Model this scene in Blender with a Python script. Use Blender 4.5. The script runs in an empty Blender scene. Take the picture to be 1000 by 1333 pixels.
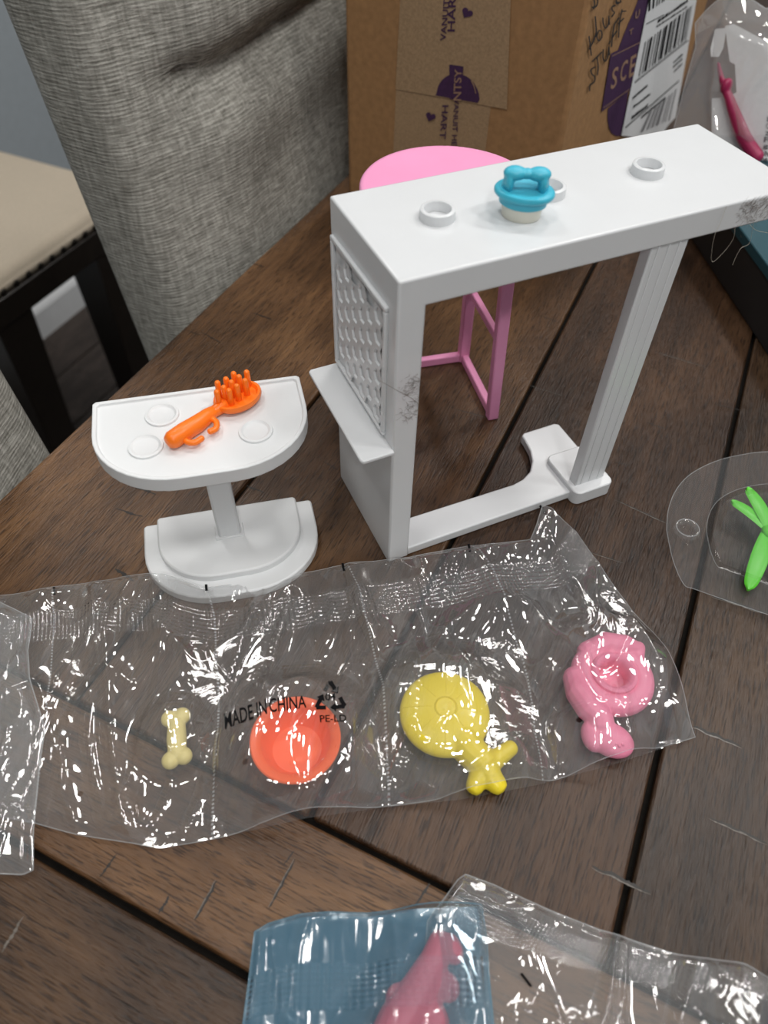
import bpy, bmesh, math, random
from mathutils import Vector, Matrix, noise
from mathutils.bvhtree import BVHTree
random.seed(7)
PI = math.pi
scn = bpy.context.scene
COL = scn.collection

# ------------------------------------------------------------------ camera
F_PX = 959.73
CAM = Vector((-0.0901, -0.1843, 0.2815))
YAW, PITCH, ROLL = 0.442, -0.8724, 0.0289
_f = Vector((math.sin(YAW)*math.cos(PITCH), math.cos(YAW)*math.cos(PITCH), math.sin(PITCH)))
_r = Vector((math.cos(YAW), -math.sin(YAW), 0))
_u = _r.cross(_f)
RIGHT = math.cos(ROLL)*_r + math.sin(ROLL)*_u
UP = -math.sin(ROLL)*_r + math.cos(ROLL)*_u
cd = bpy.data.cameras.new('camera')
cam = bpy.data.objects.new('camera', cd); COL.objects.link(cam)
M = Matrix((RIGHT, UP, -_f)).transposed().to_4x4(); M.translation = CAM
cam.matrix_world = M
cd.sensor_fit = 'HORIZONTAL'; cd.sensor_width = 36; cd.lens = F_PX/1000*36
cd.clip_start = 0.01; cd.clip_end = 50
cd.dof.use_dof = True; cd.dof.focus_distance = 0.33; cd.dof.aperture_fstop = 13
scn.camera = cam

def ray(px, py): return RIGHT*((px-500)/F_PX) + UP*((666.5-py)/F_PX) + _f
def gp(px, py, z=0.0):
    d = ray(px, py); return CAM + d*((z-CAM.z)/d.z)
def onplane(px, py, p0, n):
    d = ray(px, py); return CAM + d*((p0-CAM).dot(n)/d.dot(n))

# ------------------------------------------------------------------ world, lamps, exposure
w = bpy.data.worlds.new('world'); scn.world = w; w.use_nodes = True
w.node_tree.nodes['Background'].inputs[0].default_value = (0.75, 0.85, 1, 1)
w.node_tree.nodes['Background'].inputs[1].default_value = 0.1
scn.view_settings.view_transform = 'Standard'
scn.view_settings.look = 'None'
scn.view_settings.gamma = 1.0
scn.view_settings.use_curve_mapping = False
scn.view_settings.exposure = -0.1
CEIL = 1.75
FLOOR = -0.76
LAMPS = [(1.20, 0.28, 9), (0.52, 0.60, 5.5), (-0.24, 1.22, 6), (0.85, -0.62, 8), (1.95, -0.55, 11), (0.10, -0.62, 6), (-0.62, -0.10, 5), (-0.45, -1.55, 17), (1.45, 1.25, 5)]  # the far-right and far-front lamps are added fill for upright faces

# ------------------------------------------------------------------ materials
def nodes(m):
    m.use_nodes = True; nt = m.node_tree
    return nt, nt.nodes, nt.links
def pmat(name, col, rough=0.5, spec=0.5, **kw):
    m = bpy.data.materials.new(name); nt, N, L = nodes(m)
    b = N['Principled BSDF']
    b.inputs['Base Color'].default_value = (*col, 1); b.inputs['Roughness'].default_value = rough
    b.inputs['Specular IOR Level'].default_value = spec
    for k, v in kw.items(): b.inputs[k.replace('_', ' ')].default_value = v
    return m
def add(N, t, **kw):
    n = N.new(t)
    for k, v in kw.items(): setattr(n, k, v)
    return n
def ramp(N, pts):
    r = N.new('ShaderNodeValToRGB'); e = r.color_ramp.elements
    while len(e) < len(pts): e.new(0.5)
    for x, (p, c) in zip(e, pts): x.position = p; x.color = (*c, 1)
    return r
def speckle(name, col, rough, scale=300, amt=0.08, bump=0.0, bscale=None, **kw):
    m = pmat(name, col, rough, **kw); nt, N, L = nodes(m); b = N['Principled BSDF']
    tc = N.new('ShaderNodeTexCoord'); n = N.new('ShaderNodeTexNoise'); n.inputs['Scale'].default_value = scale
    n.inputs['Detail'].default_value = 4
    L.new(tc.outputs['Object'], n.inputs['Vector'])
    r = ramp(N, [(0.3, [c*(1-amt) for c in col]), (0.7, [min(1, c*(1+amt)) for c in col])])
    L.new(n.outputs['Fac'], r.inputs['Fac']); L.new(r.outputs['Color'], b.inputs['Base Color'])
    if bump:
        n2 = N.new('ShaderNodeTexNoise'); n2.inputs['Scale'].default_value = bscale or scale; n2.inputs['Detail'].default_value = 3
        L.new(tc.outputs['Object'], n2.inputs['Vector'])
        bp = N.new('ShaderNodeBump'); bp.inputs['Strength'].default_value = bump; bp.inputs['Distance'].default_value = 0.001
        L.new(n2.outputs['Fac'], bp.inputs['Height']); L.new(bp.outputs['Normal'], b.inputs['Normal'])
    return m

def wood_mat(name, dark, mid, light, rough=0.33, bump=0.6, gscale=1.0):
    m = bpy.data.materials.new(name); nt, N, L = nodes(m); b = N['Principled BSDF']
    tc = N.new('ShaderNodeTexCoord'); oi = N.new('ShaderNodeObjectInfo')
    off = add(N, 'ShaderNodeVectorMath', operation='SCALE'); off.inputs[0].default_value = (7.3, 3.1, 1.7)
    L.new(oi.outputs['Random'], off.inputs['Scale'])
    va = add(N, 'ShaderNodeVectorMath', operation='ADD'); L.new(tc.outputs['Object'], va.inputs[0]); L.new(off.outputs[0], va.inputs[1])
    def ns(sc, vec, det=5, dist=0.0):
        mp = N.new('ShaderNodeMapping'); mp.inputs['Scale'].default_value = vec; L.new(va.outputs[0], mp.inputs['Vector'])
        n = N.new('ShaderNodeTexNoise'); n.inputs['Scale'].default_value = sc; n.inputs['Detail'].default_value = det
        n.inputs['Distortion'].default_value = dist; L.new(mp.outputs[0], n.inputs['Vector']); return n
    g1 = ns(14*gscale, (0.9, 10, 10), 6, 0.8)      # grain streaks
    g2 = ns(100*gscale, (1.1, 13, 13), 3)         # pores
    bl = ns(9, (1, 1.6, 1), 4, 0.4)             # blotches of stain
    mx = add(N, 'ShaderNodeMix', data_type='FLOAT'); mx.inputs[0].default_value = 0.62
    L.new(g1.outputs['Fac'], mx.inputs[2]); L.new(bl.outputs['Fac'], mx.inputs[3])
    r = ramp(N, [(0.30, dark), (0.5, mid), (0.70, light)]); L.new(mx.outputs[0], r.inputs['Fac'])
    pr = ramp(N, [(0.37, (0.25, 0.22, 0.2)), (0.46, (1, 1, 1))]); L.new(g2.outputs['Fac'], pr.inputs['Fac'])
    mul = add(N, 'ShaderNodeMix', data_type='RGBA', blend_type='MULTIPLY'); mul.inputs[0].default_value = 0.85
    L.new(r.outputs['Color'], mul.inputs[6]); L.new(pr.outputs['Color'], mul.inputs[7])
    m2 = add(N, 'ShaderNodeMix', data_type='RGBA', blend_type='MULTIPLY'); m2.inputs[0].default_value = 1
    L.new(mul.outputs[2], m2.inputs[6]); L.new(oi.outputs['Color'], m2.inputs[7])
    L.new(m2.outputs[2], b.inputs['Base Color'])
    rr = N.new('ShaderNodeMapRange'); rr.inputs[3].default_value = rough-0.08; rr.inputs[4].default_value = rough+0.12
    L.new(bl.outputs['Fac'], rr.inputs[0]); L.new(rr.outputs[0], b.inputs['Roughness'])
    b1 = N.new('ShaderNodeBump'); b1.inputs['Strength'].default_value = bump; b1.inputs['Distance'].default_value = 0.0009
    L.new(g2.outputs['Fac'], b1.inputs['Height'])
    b2 = N.new('ShaderNodeBump'); b2.inputs['Strength'].default_value = 0.35; b2.inputs['Distance'].default_value = 0.0006
    wv = ns(330, (0.6, 1.3, 1), 3); L.new(wv.outputs['Fac'], b2.inputs['Height']); L.new(b1.outputs['Normal'], b2.inputs['Normal'])
    L.new(b2.outputs['Normal'], b.inputs['Normal'])
    b.inputs['Specular IOR Level'].default_value = 0.4
    return m

def film_mat(name, tint=(1, 1, 1), milk=0.05, milkcol=(0.85, 0.88, 0.9), rough=0.06, refl=1.0, bump=0.5, bscale=90,
             seal=None, seams=(), holes=(), seal_n=(165, 8), seal_d=0.0004):
    """clear polythene film: transparent + Fresnel gloss + a little milky scatter; uv = place along / across the film"""
    m = bpy.data.materials.new(name); nt, N, L = nodes(m)
    for n in list(N):
        if n.type != 'OUTPUT_MATERIAL': N.remove(n)
    out = N['Material Output']
    tc = N.new('ShaderNodeTexCoord'); sep = N.new('ShaderNodeSeparateXYZ'); L.new(tc.outputs['UV'], sep.inputs[0])
    def math_(op, a, b_=None, c=None):
        n = add(N, 'ShaderNodeMath', operation=op)
        for i, x in enumerate((a, b_, c)):
            if x is None: continue
            if isinstance(x, (int, float)): n.inputs[i].default_value = x
            else: L.new(x, n.inputs[i])
        return n.outputs[0]
    n1 = N.new('ShaderNodeTexNoise'); n1.inputs['Scale'].default_value = bscale; n1.inputs['Detail'].default_value = 3; n1.inputs['Distortion'].default_value = 0.8
    L.new(tc.outputs['Object'], n1.inputs['Vector'])
    vo = add(N, 'ShaderNodeTexVoronoi', feature='DISTANCE_TO_EDGE'); vo.inputs['Scale'].default_value = bscale*0.7
    wrp = add(N, 'ShaderNodeVectorMath', operation='MULTIPLY_ADD'); L.new(n1.outputs['Color'], wrp.inputs[0])
    wrp.inputs[1].default_value = (0.02, 0.02, 0.02); L.new(tc.outputs['Object'], wrp.inputs[2]); L.new(wrp.outputs[0], vo.inputs['Vector'])
    cre = math_('MINIMUM', vo.outputs['Distance'], 0.12)
    hgt = math_('ADD', n1.outputs['Fac'], math_('MULTIPLY', cre, 1.2))
    u, v = sep.outputs[0], sep.outputs[1]
    milk_out = None
    if seal:
        inb = math_('MULTIPLY', math_('GREATER_THAN', v, seal[0]), math_('LESS_THAN', v, seal[1]))
        gx = math_('SINE', math_('MULTIPLY', u, seal_n[0]*2*PI)); gy = math_('SINE', math_('MULTIPLY', v, seal_n[1]*2*PI/(seal[1]-seal[0])))
        sealh = math_('MULTIPLY', math_('ADD', gx, gy), math_('MULTIPLY', inb, 0.5))
        milk_out = math_('MULTIPLY', inb, 0.05)
    for s in seams:
        ln = math_('LESS_THAN', math_('ABSOLUTE', math_('SUBTRACT', u, s)), 0.0012)
        dt = math_('GREATER_THAN', math_('FRACT', math_('MULTIPLY', v, 75)), 0.5)
        mm = math_('MULTIPLY', math_('MULTIPLY', ln, dt), 0.45)
        milk_out = mm if milk_out is None else math_('ADD', milk_out, mm)
    bp = N.new('ShaderNodeBump'); bp.inputs['Strength'].default_value = bump; bp.inputs['Distance'].default_value = 0.002
    L.new(hgt, bp.inputs['Height'])
    if seal:
        bp0 = bp; bp = N.new('ShaderNodeBump'); bp.inputs['Strength'].default_value = 0.55; bp.inputs['Distance'].default_value = seal_d
        L.new(sealh, bp.inputs['Height']); L.new(bp0.outputs['Normal'], bp.inputs['Normal'])
    tr = N.new('ShaderNodeBsdfTransparent'); tr.inputs[0].default_value = (*tint, 1)
    gl = N.new('ShaderNodeBsdfGlossy'); gl.inputs['Roughness'].default_value = rough; L.new(bp.outputs['Normal'], gl.inputs['Normal'])
    df = N.new('ShaderNodeBsdfDiffuse'); df.inputs[0].default_value = (*milkcol, 1)
    tl = N.new('ShaderNodeBsdfTranslucent'); tl.inputs[0].default_value = (*milkcol, 1)
    md = N.new('ShaderNodeMixShader'); md.inputs[0].default_value = 0.4; L.new(df.outputs[0], md.inputs[1]); L.new(tl.outputs[0], md.inputs[2])
    fr = N.new('ShaderNodeLayerWeight'); fr.inputs['Blend'].default_value = 0.5; L.new(bp.outputs['Normal'], fr.inputs['Normal'])
    schl = math_('MULTIPLY_ADD', math_('POWER', fr.outputs['Facing'], 4.0), 0.55, 0.065)     # Schlick's Fresnel, same from both sides
    m1 = N.new('ShaderNodeMixShader'); L.new(tr.outputs[0], m1.inputs[1]); L.new(md.outputs[0], m1.inputs[2])
    if milk_out is None: m1.inputs[0].default_value = milk
    else: L.new(math_('ADD', milk_out, milk), m1.inputs[0])
    m2 = N.new('ShaderNodeMixShader'); L.new(m1.outputs[0], m2.inputs[1]); L.new(gl.outputs[0], m2.inputs[2])
    L.new(math_('MINIMUM', math_('MULTIPLY', schl, refl*1.6), 1.0), m2.inputs[0])
    last = m2.outputs[0]
    if holes:
        hm = None
        for (hx, hy, hr) in holes:           # punched air holes, object space
            so = N.new('ShaderNodeSeparateXYZ'); L.new(tc.outputs['Object'], so.inputs[0])
            d = math_('SQRT', math_('ADD', math_('POWER', math_('SUBTRACT', so.outputs[0], hx), 2.0), math_('POWER', math_('SUBTRACT', so.outputs[1], hy), 2.0)))
            q = math_('LESS_THAN', d, hr); hm = q if hm is None else math_('MAXIMUM', hm, q)
        t2 = N.new('ShaderNodeBsdfTransparent'); m3 = N.new('ShaderNodeMixShader'); L.new(hm, m3.inputs[0]); L.new(last, m3.inputs[1]); L.new(t2.outputs[0], m3.inputs[2]); last = m3.outputs[0]
    L.new(last, out.inputs['Surface'])
    return m

WHITE = speckle('white_plastic', (0.68, 0.695, 0.71), 0.26, 60, 0.01)
WHITE2 = speckle('white_matte_plastic', (0.72, 0.735, 0.745), 0.42, 60, 0.01)
PINKM = speckle('pink_plastic', (0.82, 0.32, 0.54), 0.4, 60, 0.02)
CYAN = speckle('turquoise_plastic', (0.05, 0.46, 0.62), 0.42, 200, 0.03)
CREAM = speckle('cream_plastic', (0.78, 0.76, 0.66), 0.4, 100, 0.02)
ORANGE = speckle('orange_plastic', (1.0, 0.20, 0.01), 0.35, 100, 0.02)
CORAL = speckle('coral_plastic', (1.0, 0.15, 0.035), 0.38, 100, 0.02)
YELLOW = speckle('yellow_plastic', (0.83, 0.66, 0.03), 0.36, 100, 0.02)
PINK2 = speckle('rose_plastic', (0.90, 0.27, 0.42), 0.42, 100, 0.02)
BONE = speckle('pale_yellow_plastic', (0.80, 0.68, 0.28), 0.4, 100, 0.02)
GREEN = speckle('leaf_green_plastic', (0.10, 0.55, 0.03), 0.38, 100, 0.03)
MAGENTA = speckle('magenta_plastic', (0.36, 0.02, 0.09), 0.4, 100, 0.03)
PINK3 = speckle('salmon_pink_plastic', (0.80, 0.13, 0.17), 0.4, 100, 0.03)
NAVY = speckle('navy_plastic', (0.02, 0.015, 0.09), 0.4, 100, 0.03)
BLACKM = pmat('black_print', (0.006, 0.006, 0.007), 0.85, 0.1)
INK = pmat('marker_ink', (0.012, 0.012, 0.014), 0.6)
PURPLE = speckle('purple_print', (0.050, 0.016, 0.065), 0.6, 500, 0.15)
TANPRINT = speckle('tan_print', (0.33, 0.20, 0.13), 0.6, 500, 0.1)
CARD = speckle('cardboard', (0.34, 0.185, 0.078), 0.75, 220, 0.13, bump=0.15, bscale=700)
TAPE = speckle('paper_tape', (0.36, 0.24, 0.135), 0.55, 800, 0.16, bump=0.12, bscale=900)
PAPER = speckle('white_paper', (0.78, 0.79, 0.80), 0.6, 400, 0.03)
LGREY = pmat('grey_print', (0.22, 0.22, 0.23), 0.6)
TEAL = speckle('teal_card', (0.007, 0.055, 0.075), 0.5, 200, 0.06)
SHADE_CARD = speckle('shade_black_card', (0.012, 0.012, 0.013), 0.6, 200, 0.06)  # box sides: the shade below the teal edge is put into this colour
WALLM = speckle('wall_paint', (0.36, 0.40, 0.43), 0.85, 60, 0.03, bump=0.1, bscale=300)
CEILM = speckle('ceiling_paint', (0.80, 0.80, 0.79), 0.9, 60, 0.02)
TRIMM = speckle('white_trim_paint', (0.78, 0.79, 0.80), 0.45, 60, 0.02)
LAMPM = bpy.data.materials.new('lamp_glow'); nt, N, L = nodes(LAMPM)
N['Principled BSDF'].inputs['Emission Color'].default_value = (1, 0.95, 0.88, 1); N['Principled BSDF'].inputs['Emission Strength'].default_value = 6
TABLEWOOD = wood_mat('table_wood', (0.015, 0.0078, 0.0040), (0.050, 0.0258, 0.0122), (0.105, 0.057, 0.027), 0.34)
FLOORWOOD = wood_mat('floor_wood', (0.020, 0.014, 0.011), (0.05, 0.036, 0.029), (0.085, 0.065, 0.055), 0.4, gscale=0.5)
DARKWOOD = speckle('espresso_wood', (0.012, 0.009, 0.007), 0.35, 120, 0.25)
GROOVE = speckle('dark_stain', (0.006, 0.005, 0.004), 0.9, 400, 0.3, spec=0.1)
SCRATCH = speckle('scratch_dark', (0.012, 0.009, 0.007), 0.5, 900, 0.4)
SCRATCHL = speckle('scratch_bright', (0.12, 0.105, 0.09), 0.35, 900, 0.4)
HAIR = pmat('brown_hair', (0.10, 0.065, 0.045), 0.5)
HAIRL = pmat('pale_hair', (0.45, 0.40, 0.33), 0.5)
NAIL = pmat('dark_nailhead', (0.02, 0.017, 0.014), 0.35, Metallic=0.7)
BEIGE = speckle('beige_fabric', (0.47, 0.40, 0.31), 0.9, 700, 0.14, bump=0.4, bscale=900)

def fabric_mat():
    m = bpy.data.materials.new('grey_ribbed_fabric'); nt, N, L = nodes(m); b = N['Principled BSDF']
    tc = N.new('ShaderNodeTexCoord')
    wob = N.new('ShaderNodeTexNoise'); wob.inputs['Scale'].default_value = 25; wob.inputs['Detail'].default_value = 3; L.new(tc.outputs['Object'], wob.inputs['Vector'])
    va = add(N, 'ShaderNodeVectorMath', operation='MULTIPLY_ADD'); L.new(wob.outputs['Color'], va.inputs[0]); va.inputs[1].default_value = (0.0, 0.0, 0.006); L.new(tc.outputs['Object'], va.inputs[2])
    mp = N.new('ShaderNodeMapping'); mp.inputs['Scale'].default_value = (90, 90, 800); L.new(va.outputs[0], mp.inputs['Vector'])
    n = N.new('ShaderNodeTexNoise'); n.inputs['Scale'].default_value = 1.0; n.inputs['Detail'].default_value = 4; L.new(mp.outputs[0], n.inputs['Vector'])
    wv = add(N, 'ShaderNodeTexWave', wave_type='BANDS', bands_direction='Z'); wv.inputs['Scale'].default_value = 150; wv.inputs['Distortion'].default_value = 2.5; wv.inputs['Detail'].default_value = 2; wv.inputs['Detail Scale'].default_value = 3
    L.new(tc.outputs['Object'], wv.inputs['Vector'])
    mpx = N.new('ShaderNodeMapping'); mpx.inputs['Scale'].default_value = (420, 420, 60); L.new(tc.outputs['Object'], mpx.inputs['Vector'])
    nx = N.new('ShaderNodeTexNoise'); nx.inputs['Scale'].default_value = 1.0; nx.inputs['Detail'].default_value = 3; L.new(mpx.outputs[0], nx.inputs['Vector'])
    a1 = add(N, 'ShaderNodeMix', data_type='FLOAT'); a1.inputs[0].default_value = 0.16; L.new(n.outputs['Fac'], a1.inputs[2]); L.new(wv.outputs['Fac'], a1.inputs[3])
    a2 = add(N, 'ShaderNodeMix', data_type='FLOAT'); a2.inputs[0].default_value = 0.36; L.new(a1.outputs[0], a2.inputs[2]); L.new(nx.outputs['Fac'], a2.inputs[3])
    r = ramp(N, [(0.30, (0.135, 0.130, 0.112)), (0.5, (0.30, 0.292, 0.262)), (0.68, (0.50, 0.488, 0.445))]); L.new(a2.outputs[0], r.inputs['Fac'])
    L.new(r.outputs['Color'], b.inputs['Base Color']); b.inputs['Roughness'].default_value = 0.9; b.inputs['Specular IOR Level'].default_value = 0.2
    bp = N.new('ShaderNodeBump'); bp.inputs['Strength'].default_value = 0.7; bp.inputs['Distance'].default_value = 0.0012
    L.new(a2.outputs[0], bp.inputs['Height']); L.new(bp.outputs['Normal'], b.inputs['Normal'])
    return m
FABRIC = fabric_mat()

# ------------------------------------------------------------------ mesh helpers
def link(o, parent=None):
    COL.objects.link(o)
    if parent is not None: o.parent = parent
    return o
def meshobj(name, verts, faces, mat, parent=None, smooth=False):
    me = bpy.data.meshes.new(name); me.from_pydata([tuple(v) for v in verts], [], faces)
    me.materials.append(mat); me.validate(); me.update()
    if smooth: me.polygons.foreach_set('use_smooth', [True]*len(me.polygons))
    return link(bpy.data.objects.new(name, me), parent)
def bmobj(name, bm, mat, parent=None, smooth=None, bevel=0, seg=2):
    bmesh.ops.recalc_face_normals(bm, faces=bm.faces)
    me = bpy.data.meshes.new(name); bm.to_mesh(me); bm.free(); me.materials.append(mat)
    o = link(bpy.data.objects.new(name, me), parent)
    if bevel:
        md = o.modifiers.new('b', 'BEVEL'); md.width = bevel; md.segments = seg; md.limit_method = 'ANGLE'; md.angle_limit = math.radians(40)
    if smooth is not None or bevel:
        me.polygons.foreach_set('use_smooth', [True]*len(me.polygons))
        me.set_sharp_from_angle(angle=math.radians(50 if smooth is None or smooth is True else smooth))
    return o
def empty(name, loc=(0, 0, 0), rz=0.0):
    o = bpy.data.objects.new(name, None); o.empty_display_size = 0.01; COL.objects.link(o)
    o.location = loc; o.rotation_euler = (0, 0, rz); return o
def tag(o, label, cat, group=None, kind=None):
    o['label'] = label; o['category'] = cat
    if group: o['group'] = group
    if kind: o['kind'] = kind
    return o
def struct(o): o['kind'] = 'structure'; return o
def b_box(bm, x0, x1, y0, y1, z0, z1):
    vs = [bm.verts.new((x, y, z)) for z in (z0, z1) for y in (y0, y1) for x in (x0, x1)]
    for f in ((0, 2, 3, 1), (4, 5, 7, 6), (0, 1, 5, 4), (2, 6, 7, 3), (0, 4, 6, 2), (1, 3, 7, 5)): bm.faces.new([vs[i] for i in f])
    return bm
def box(name, x0, x1, y0, y1, z0, z1, mat, parent=None, bevel=0, seg=2):
    return bmobj(name, b_box(bmesh.new(), x0, x1, y0, y1, z0, z1), mat, parent, bevel=bevel, seg=seg)
def b_prism(bm, poly, z0, z1):
    lo = [bm.verts.new((x, y, z0)) for x, y in poly]; hi = [bm.verts.new((x, y, z1)) for x, y in poly]; n = len(poly)
    bm.faces.new(hi); bm.faces.new(lo[::-1])
    for i in range(n): bm.faces.new((lo[i], lo[(i+1) % n], hi[(i+1) % n], hi[i]))
    return bm
def prism(name, poly, z0, z1, mat, parent=None, bevel=0, seg=2):
    return bmobj(name, b_prism(bmesh.new(), poly, z0, z1), mat, parent, bevel=bevel, seg=seg)
def b_lathe(bm, prof, n=32, loc=(0, 0, 0), sx=1.0, sy=1.0, close=False):
    rings = []
    for r, z in prof:
        if r < 1e-7: rings.append([bm.verts.new((loc[0], loc[1], loc[2]+z))])
        else: rings.append([bm.verts.new((loc[0]+r*sx*math.cos(2*PI*i/n), loc[1]+r*sy*math.sin(2*PI*i/n), loc[2]+z)) for i in range(n)])
    pairs = list(zip(rings[:-1], rings[1:])) + ([(rings[-1], rings[0])] if close else [])
    for a, b in pairs:
        for i in range(n):
            j = (i+1) % n
            if len(a) == 1 and len(b) == 1: continue
            if len(a) == 1: bm.faces.new((a[0], b[j], b[i]))
            elif len(b) == 1: bm.faces.new((a[i], a[j], b[0]))
            else: bm.faces.new((a[i], a[j], b[j], b[i]))
    return bm
def lathe(name, prof, mat, parent=None, n=32, loc=(0, 0, 0), sx=1, sy=1, close=False, sharp=45):
    return bmobj(name, b_lathe(bmesh.new(), prof, n, loc, sx, sy, close), mat, parent, smooth=sharp)
def b_tube(bm, pts, rad, n=8, cap=True):
    pts = [Vector(p) for p in pts]
    if not hasattr(rad, '__len__'): rad = [rad]*len(pts)
    rings = []; t0 = (pts[1]-pts[0]).normalized(); ref = Vector((0, 0, 1)) if abs(t0.z) < 0.9 else Vector((1, 0, 0))
    nrm = (ref - t0*ref.dot(t0)).normalized()
    for i, p in enumerate(pts):
        t = (pts[min(i+1, len(pts)-1)]-pts[max(i-1, 0)]).normalized()
        nrm = (nrm - t*nrm.dot(t)).normalized(); bn = t.cross(nrm)
        rings.append([bm.verts.new(p + (nrm*math.cos(2*PI*k/n)+bn*math.sin(2*PI*k/n))*rad[i]) for k in range(n)])
    for a, b in zip(rings[:-1], rings[1:]):
        for k in range(n): bm.faces.new((a[k], a[(k+1) % n], b[(k+1) % n], b[k]))
    if cap:
        for ring, p, t, r in ((rings[0], pts[0], pts[0]-pts[1], rad[0]), (rings[-1], pts[-1], pts[-1]-pts[-2], rad[-1])):
            c = bm.verts.new(p + t.normalized()*r*0.7)
            mid = [bm.verts.new(p + (v.co-p)*0.72 + t.normalized()*r*0.5) for v in ring]
            for k in range(n):
                bm.faces.new((ring[k], ring[(k+1) % n], mid[(k+1) % n], mid[k])); bm.faces.new((mid[k], mid[(k+1) % n], c))
    return bm
def smoothline(pts, k=6):
    pts = [Vector(p) for p in pts]; out = []
    for i in range(len(pts)-1):
        p0, p1, p2, p3 = pts[max(i-1, 0)], pts[i], pts[i+1], pts[min(i+2, len(pts)-1)]
        for j in range(k):
            t = j/k
            out.append(0.5*((2*p1)+(p2-p0)*t+(2*p0-5*p1+4*p2-p3)*t*t+(3*p1-p0-3*p2+p3)*t**3))
    out.append(pts[-1]); return out
def b_ball(bm, c, rx, ry=None, rz=None, rotz=0.0, sub=3):
    r = bmesh.ops.create_icosphere(bm, subdivisions=sub, radius=1.0)
    Mx = Matrix.Translation(Vector(c)) @ Matrix.Rotation(rotz, 4, 'Z') @ Matrix.Diagonal((rx, ry or rx, rz or rx, 1))
    bmesh.ops.transform(bm, matrix=Mx, verts=r['verts'])
def blob(name, bm, mat, parent=None, vox=0.0006, it=6):
    """fuse overlapping balls and tubes into one smooth skin"""
    bmesh.ops.recalc_face_normals(bm, faces=bm.faces)
    me = bpy.data.meshes.new(name+'_src'); bm.to_mesh(me); bm.free()
    o = bpy.data.objects.new(name, me); COL.objects.link(o)
    r = o.modifiers.new('r', 'REMESH'); r.mode = 'VOXEL'; r.voxel_size = vox
    s = o.modifiers.new('s', 'SMOOTH'); s.iterations = it; s.factor = 0.5
    dg = bpy.context.evaluated_depsgraph_get(); me2 = bpy.data.meshes.new_from_object(o.evaluated_get(dg))
    o.modifiers.clear(); o.data = me2; bpy.data.meshes.remove(me)
    me2.name = name; me2.materials.clear(); me2.materials.append(mat)
    me2.polygons.foreach_set('use_smooth', [True]*len(me2.polygons))
    if parent is not None: o.parent = parent
    return o
_tcache = {}
def text2d(s):
    """a word as 2-D triangles inside the unit square"""
    if s in _tcache: return _tcache[s]
    c = bpy.data.curves.new('t', 'FONT'); c.body = s; c.resolution_u = 3; c.offset = 0.012
    o = bpy.data.objects.new('t', c); COL.objects.link(o)
    dg = bpy.context.evaluated_depsgraph_get(); me = bpy.data.meshes.new_from_object(o.evaluated_get(dg))
    vs = [(v.co.x, v.co.y) for v in me.vertices]; fs = [tuple(p.vertices) for p in me.polygons]
    bpy.data.objects.remove(o); bpy.data.curves.remove(c); bpy.data.meshes.remove(me)
    x0 = min(v[0] for v in vs); x1 = max(v[0] for v in vs); y0 = min(v[1] for v in vs); y1 = max(v[1] for v in vs)
    vs = [((x-x0)/(x1-x0), (y-y0)/(y1-y0)) for x, y in vs]
    _tcache[s] = (vs, fs, (x1-x0)/(y1-y0)); return _tcache[s]
def bil(q, u, v):
    """q = pixel corners: lower-left, lower-right, upper-right, upper-left"""
    return tuple((1-u)*(1-v)*q[0][i] + u*(1-v)*q[1][i] + u*v*q[2][i] + (1-u)*v*q[3][i] for i in (0, 1))
def print_shape(name, vs, fs, q, surf, mat, parent, inv=None):
    pts = [surf(*bil(q, u, v)) for u, v in vs]
    if inv is not None: pts = [inv @ p for p in pts]
    return meshobj(name, pts, fs, mat, parent)

# ------------------------------------------------------------------ the room
ANG = math.radians(41); CU, SU = math.cos(ANG), math.sin(ANG)
def uv(u, v, z=0.0): return Vector((u*CU-v*SU, u*SU+v*CU, z))
def to_uv(p): return (p.x*CU+p.y*SU, -p.x*SU+p.y*CU)
def rbox(name, u0, u1, v0, v1, z0, z1, mat, parent=None, bevel=0):
    """box in the table's own directions, local x along u"""
    c = uv((u0+u1)/2, (v0+v1)/2, 0)
    o = box(name, -(u1-u0)/2, (u1-u0)/2, -(v1-v0)/2, (v1-v0)/2, z0, z1, mat, parent, bevel)
    o.location = c; o.rotation_euler = (0, 0, ANG); return o
U0, U1, V0, V1 = -2.4, 3.2, -2.6, 1.195
fl = struct(rbox('floor', U0, U1, V0, V1, FLOOR-0.05, FLOOR-0.004, GROOVE))
k = 0; v = V1-0.005
while v > -0.15:                                   # floor boards in view, each a part
    u = U0 + (0.37*k) % 1.1
    while u < 2.2:
        o = rbox('floor_board', u, min(u+1.1, U1)-0.002, v-0.125, v-0.002, FLOOR-0.004, FLOOR, FLOORWOOD, None, 0.001)
        o.parent = fl; o.matrix_parent_inverse = Matrix.Translation(fl.location).inverted() if False else (Matrix.Translation(fl.location) @ Matrix.Rotation(ANG, 4, 'Z')).inverted()
        t = random.uniform(0.75, 1.2); o.color = (t, t, t, 1); u += 1.1
    v -= 0.127; k += 1
o = rbox('floor_boards_beyond', U0, U1, V0, v, FLOOR-0.004, FLOOR, FLOORWOOD); o.parent = fl
o.matrix_parent_inverse = (Matrix.Translation(fl.location) @ Matrix.Rotation(ANG, 4, 'Z')).inverted(); o['kind'] = 'stuff'
struct(rbox('wall_left', U0, U1, V1, V1+0.1, FLOOR, CEIL, WALLM))
struct(rbox('wall_back', U1, U1+0.1, V0, V1, FLOOR, CEIL, WALLM))
struct(rbox('wall_right', U0, U1, V0-0.1, V0, FLOOR, CEIL, WALLM))
struct(rbox('wall_front', U0-0.1, U0, V0, V1, FLOOR, CEIL, WALLM))
struct(rbox('ceiling', U0, U1, V0, V1, CEIL, CEIL+0.05, CEILM))
bb = bmesh.new()
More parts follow.
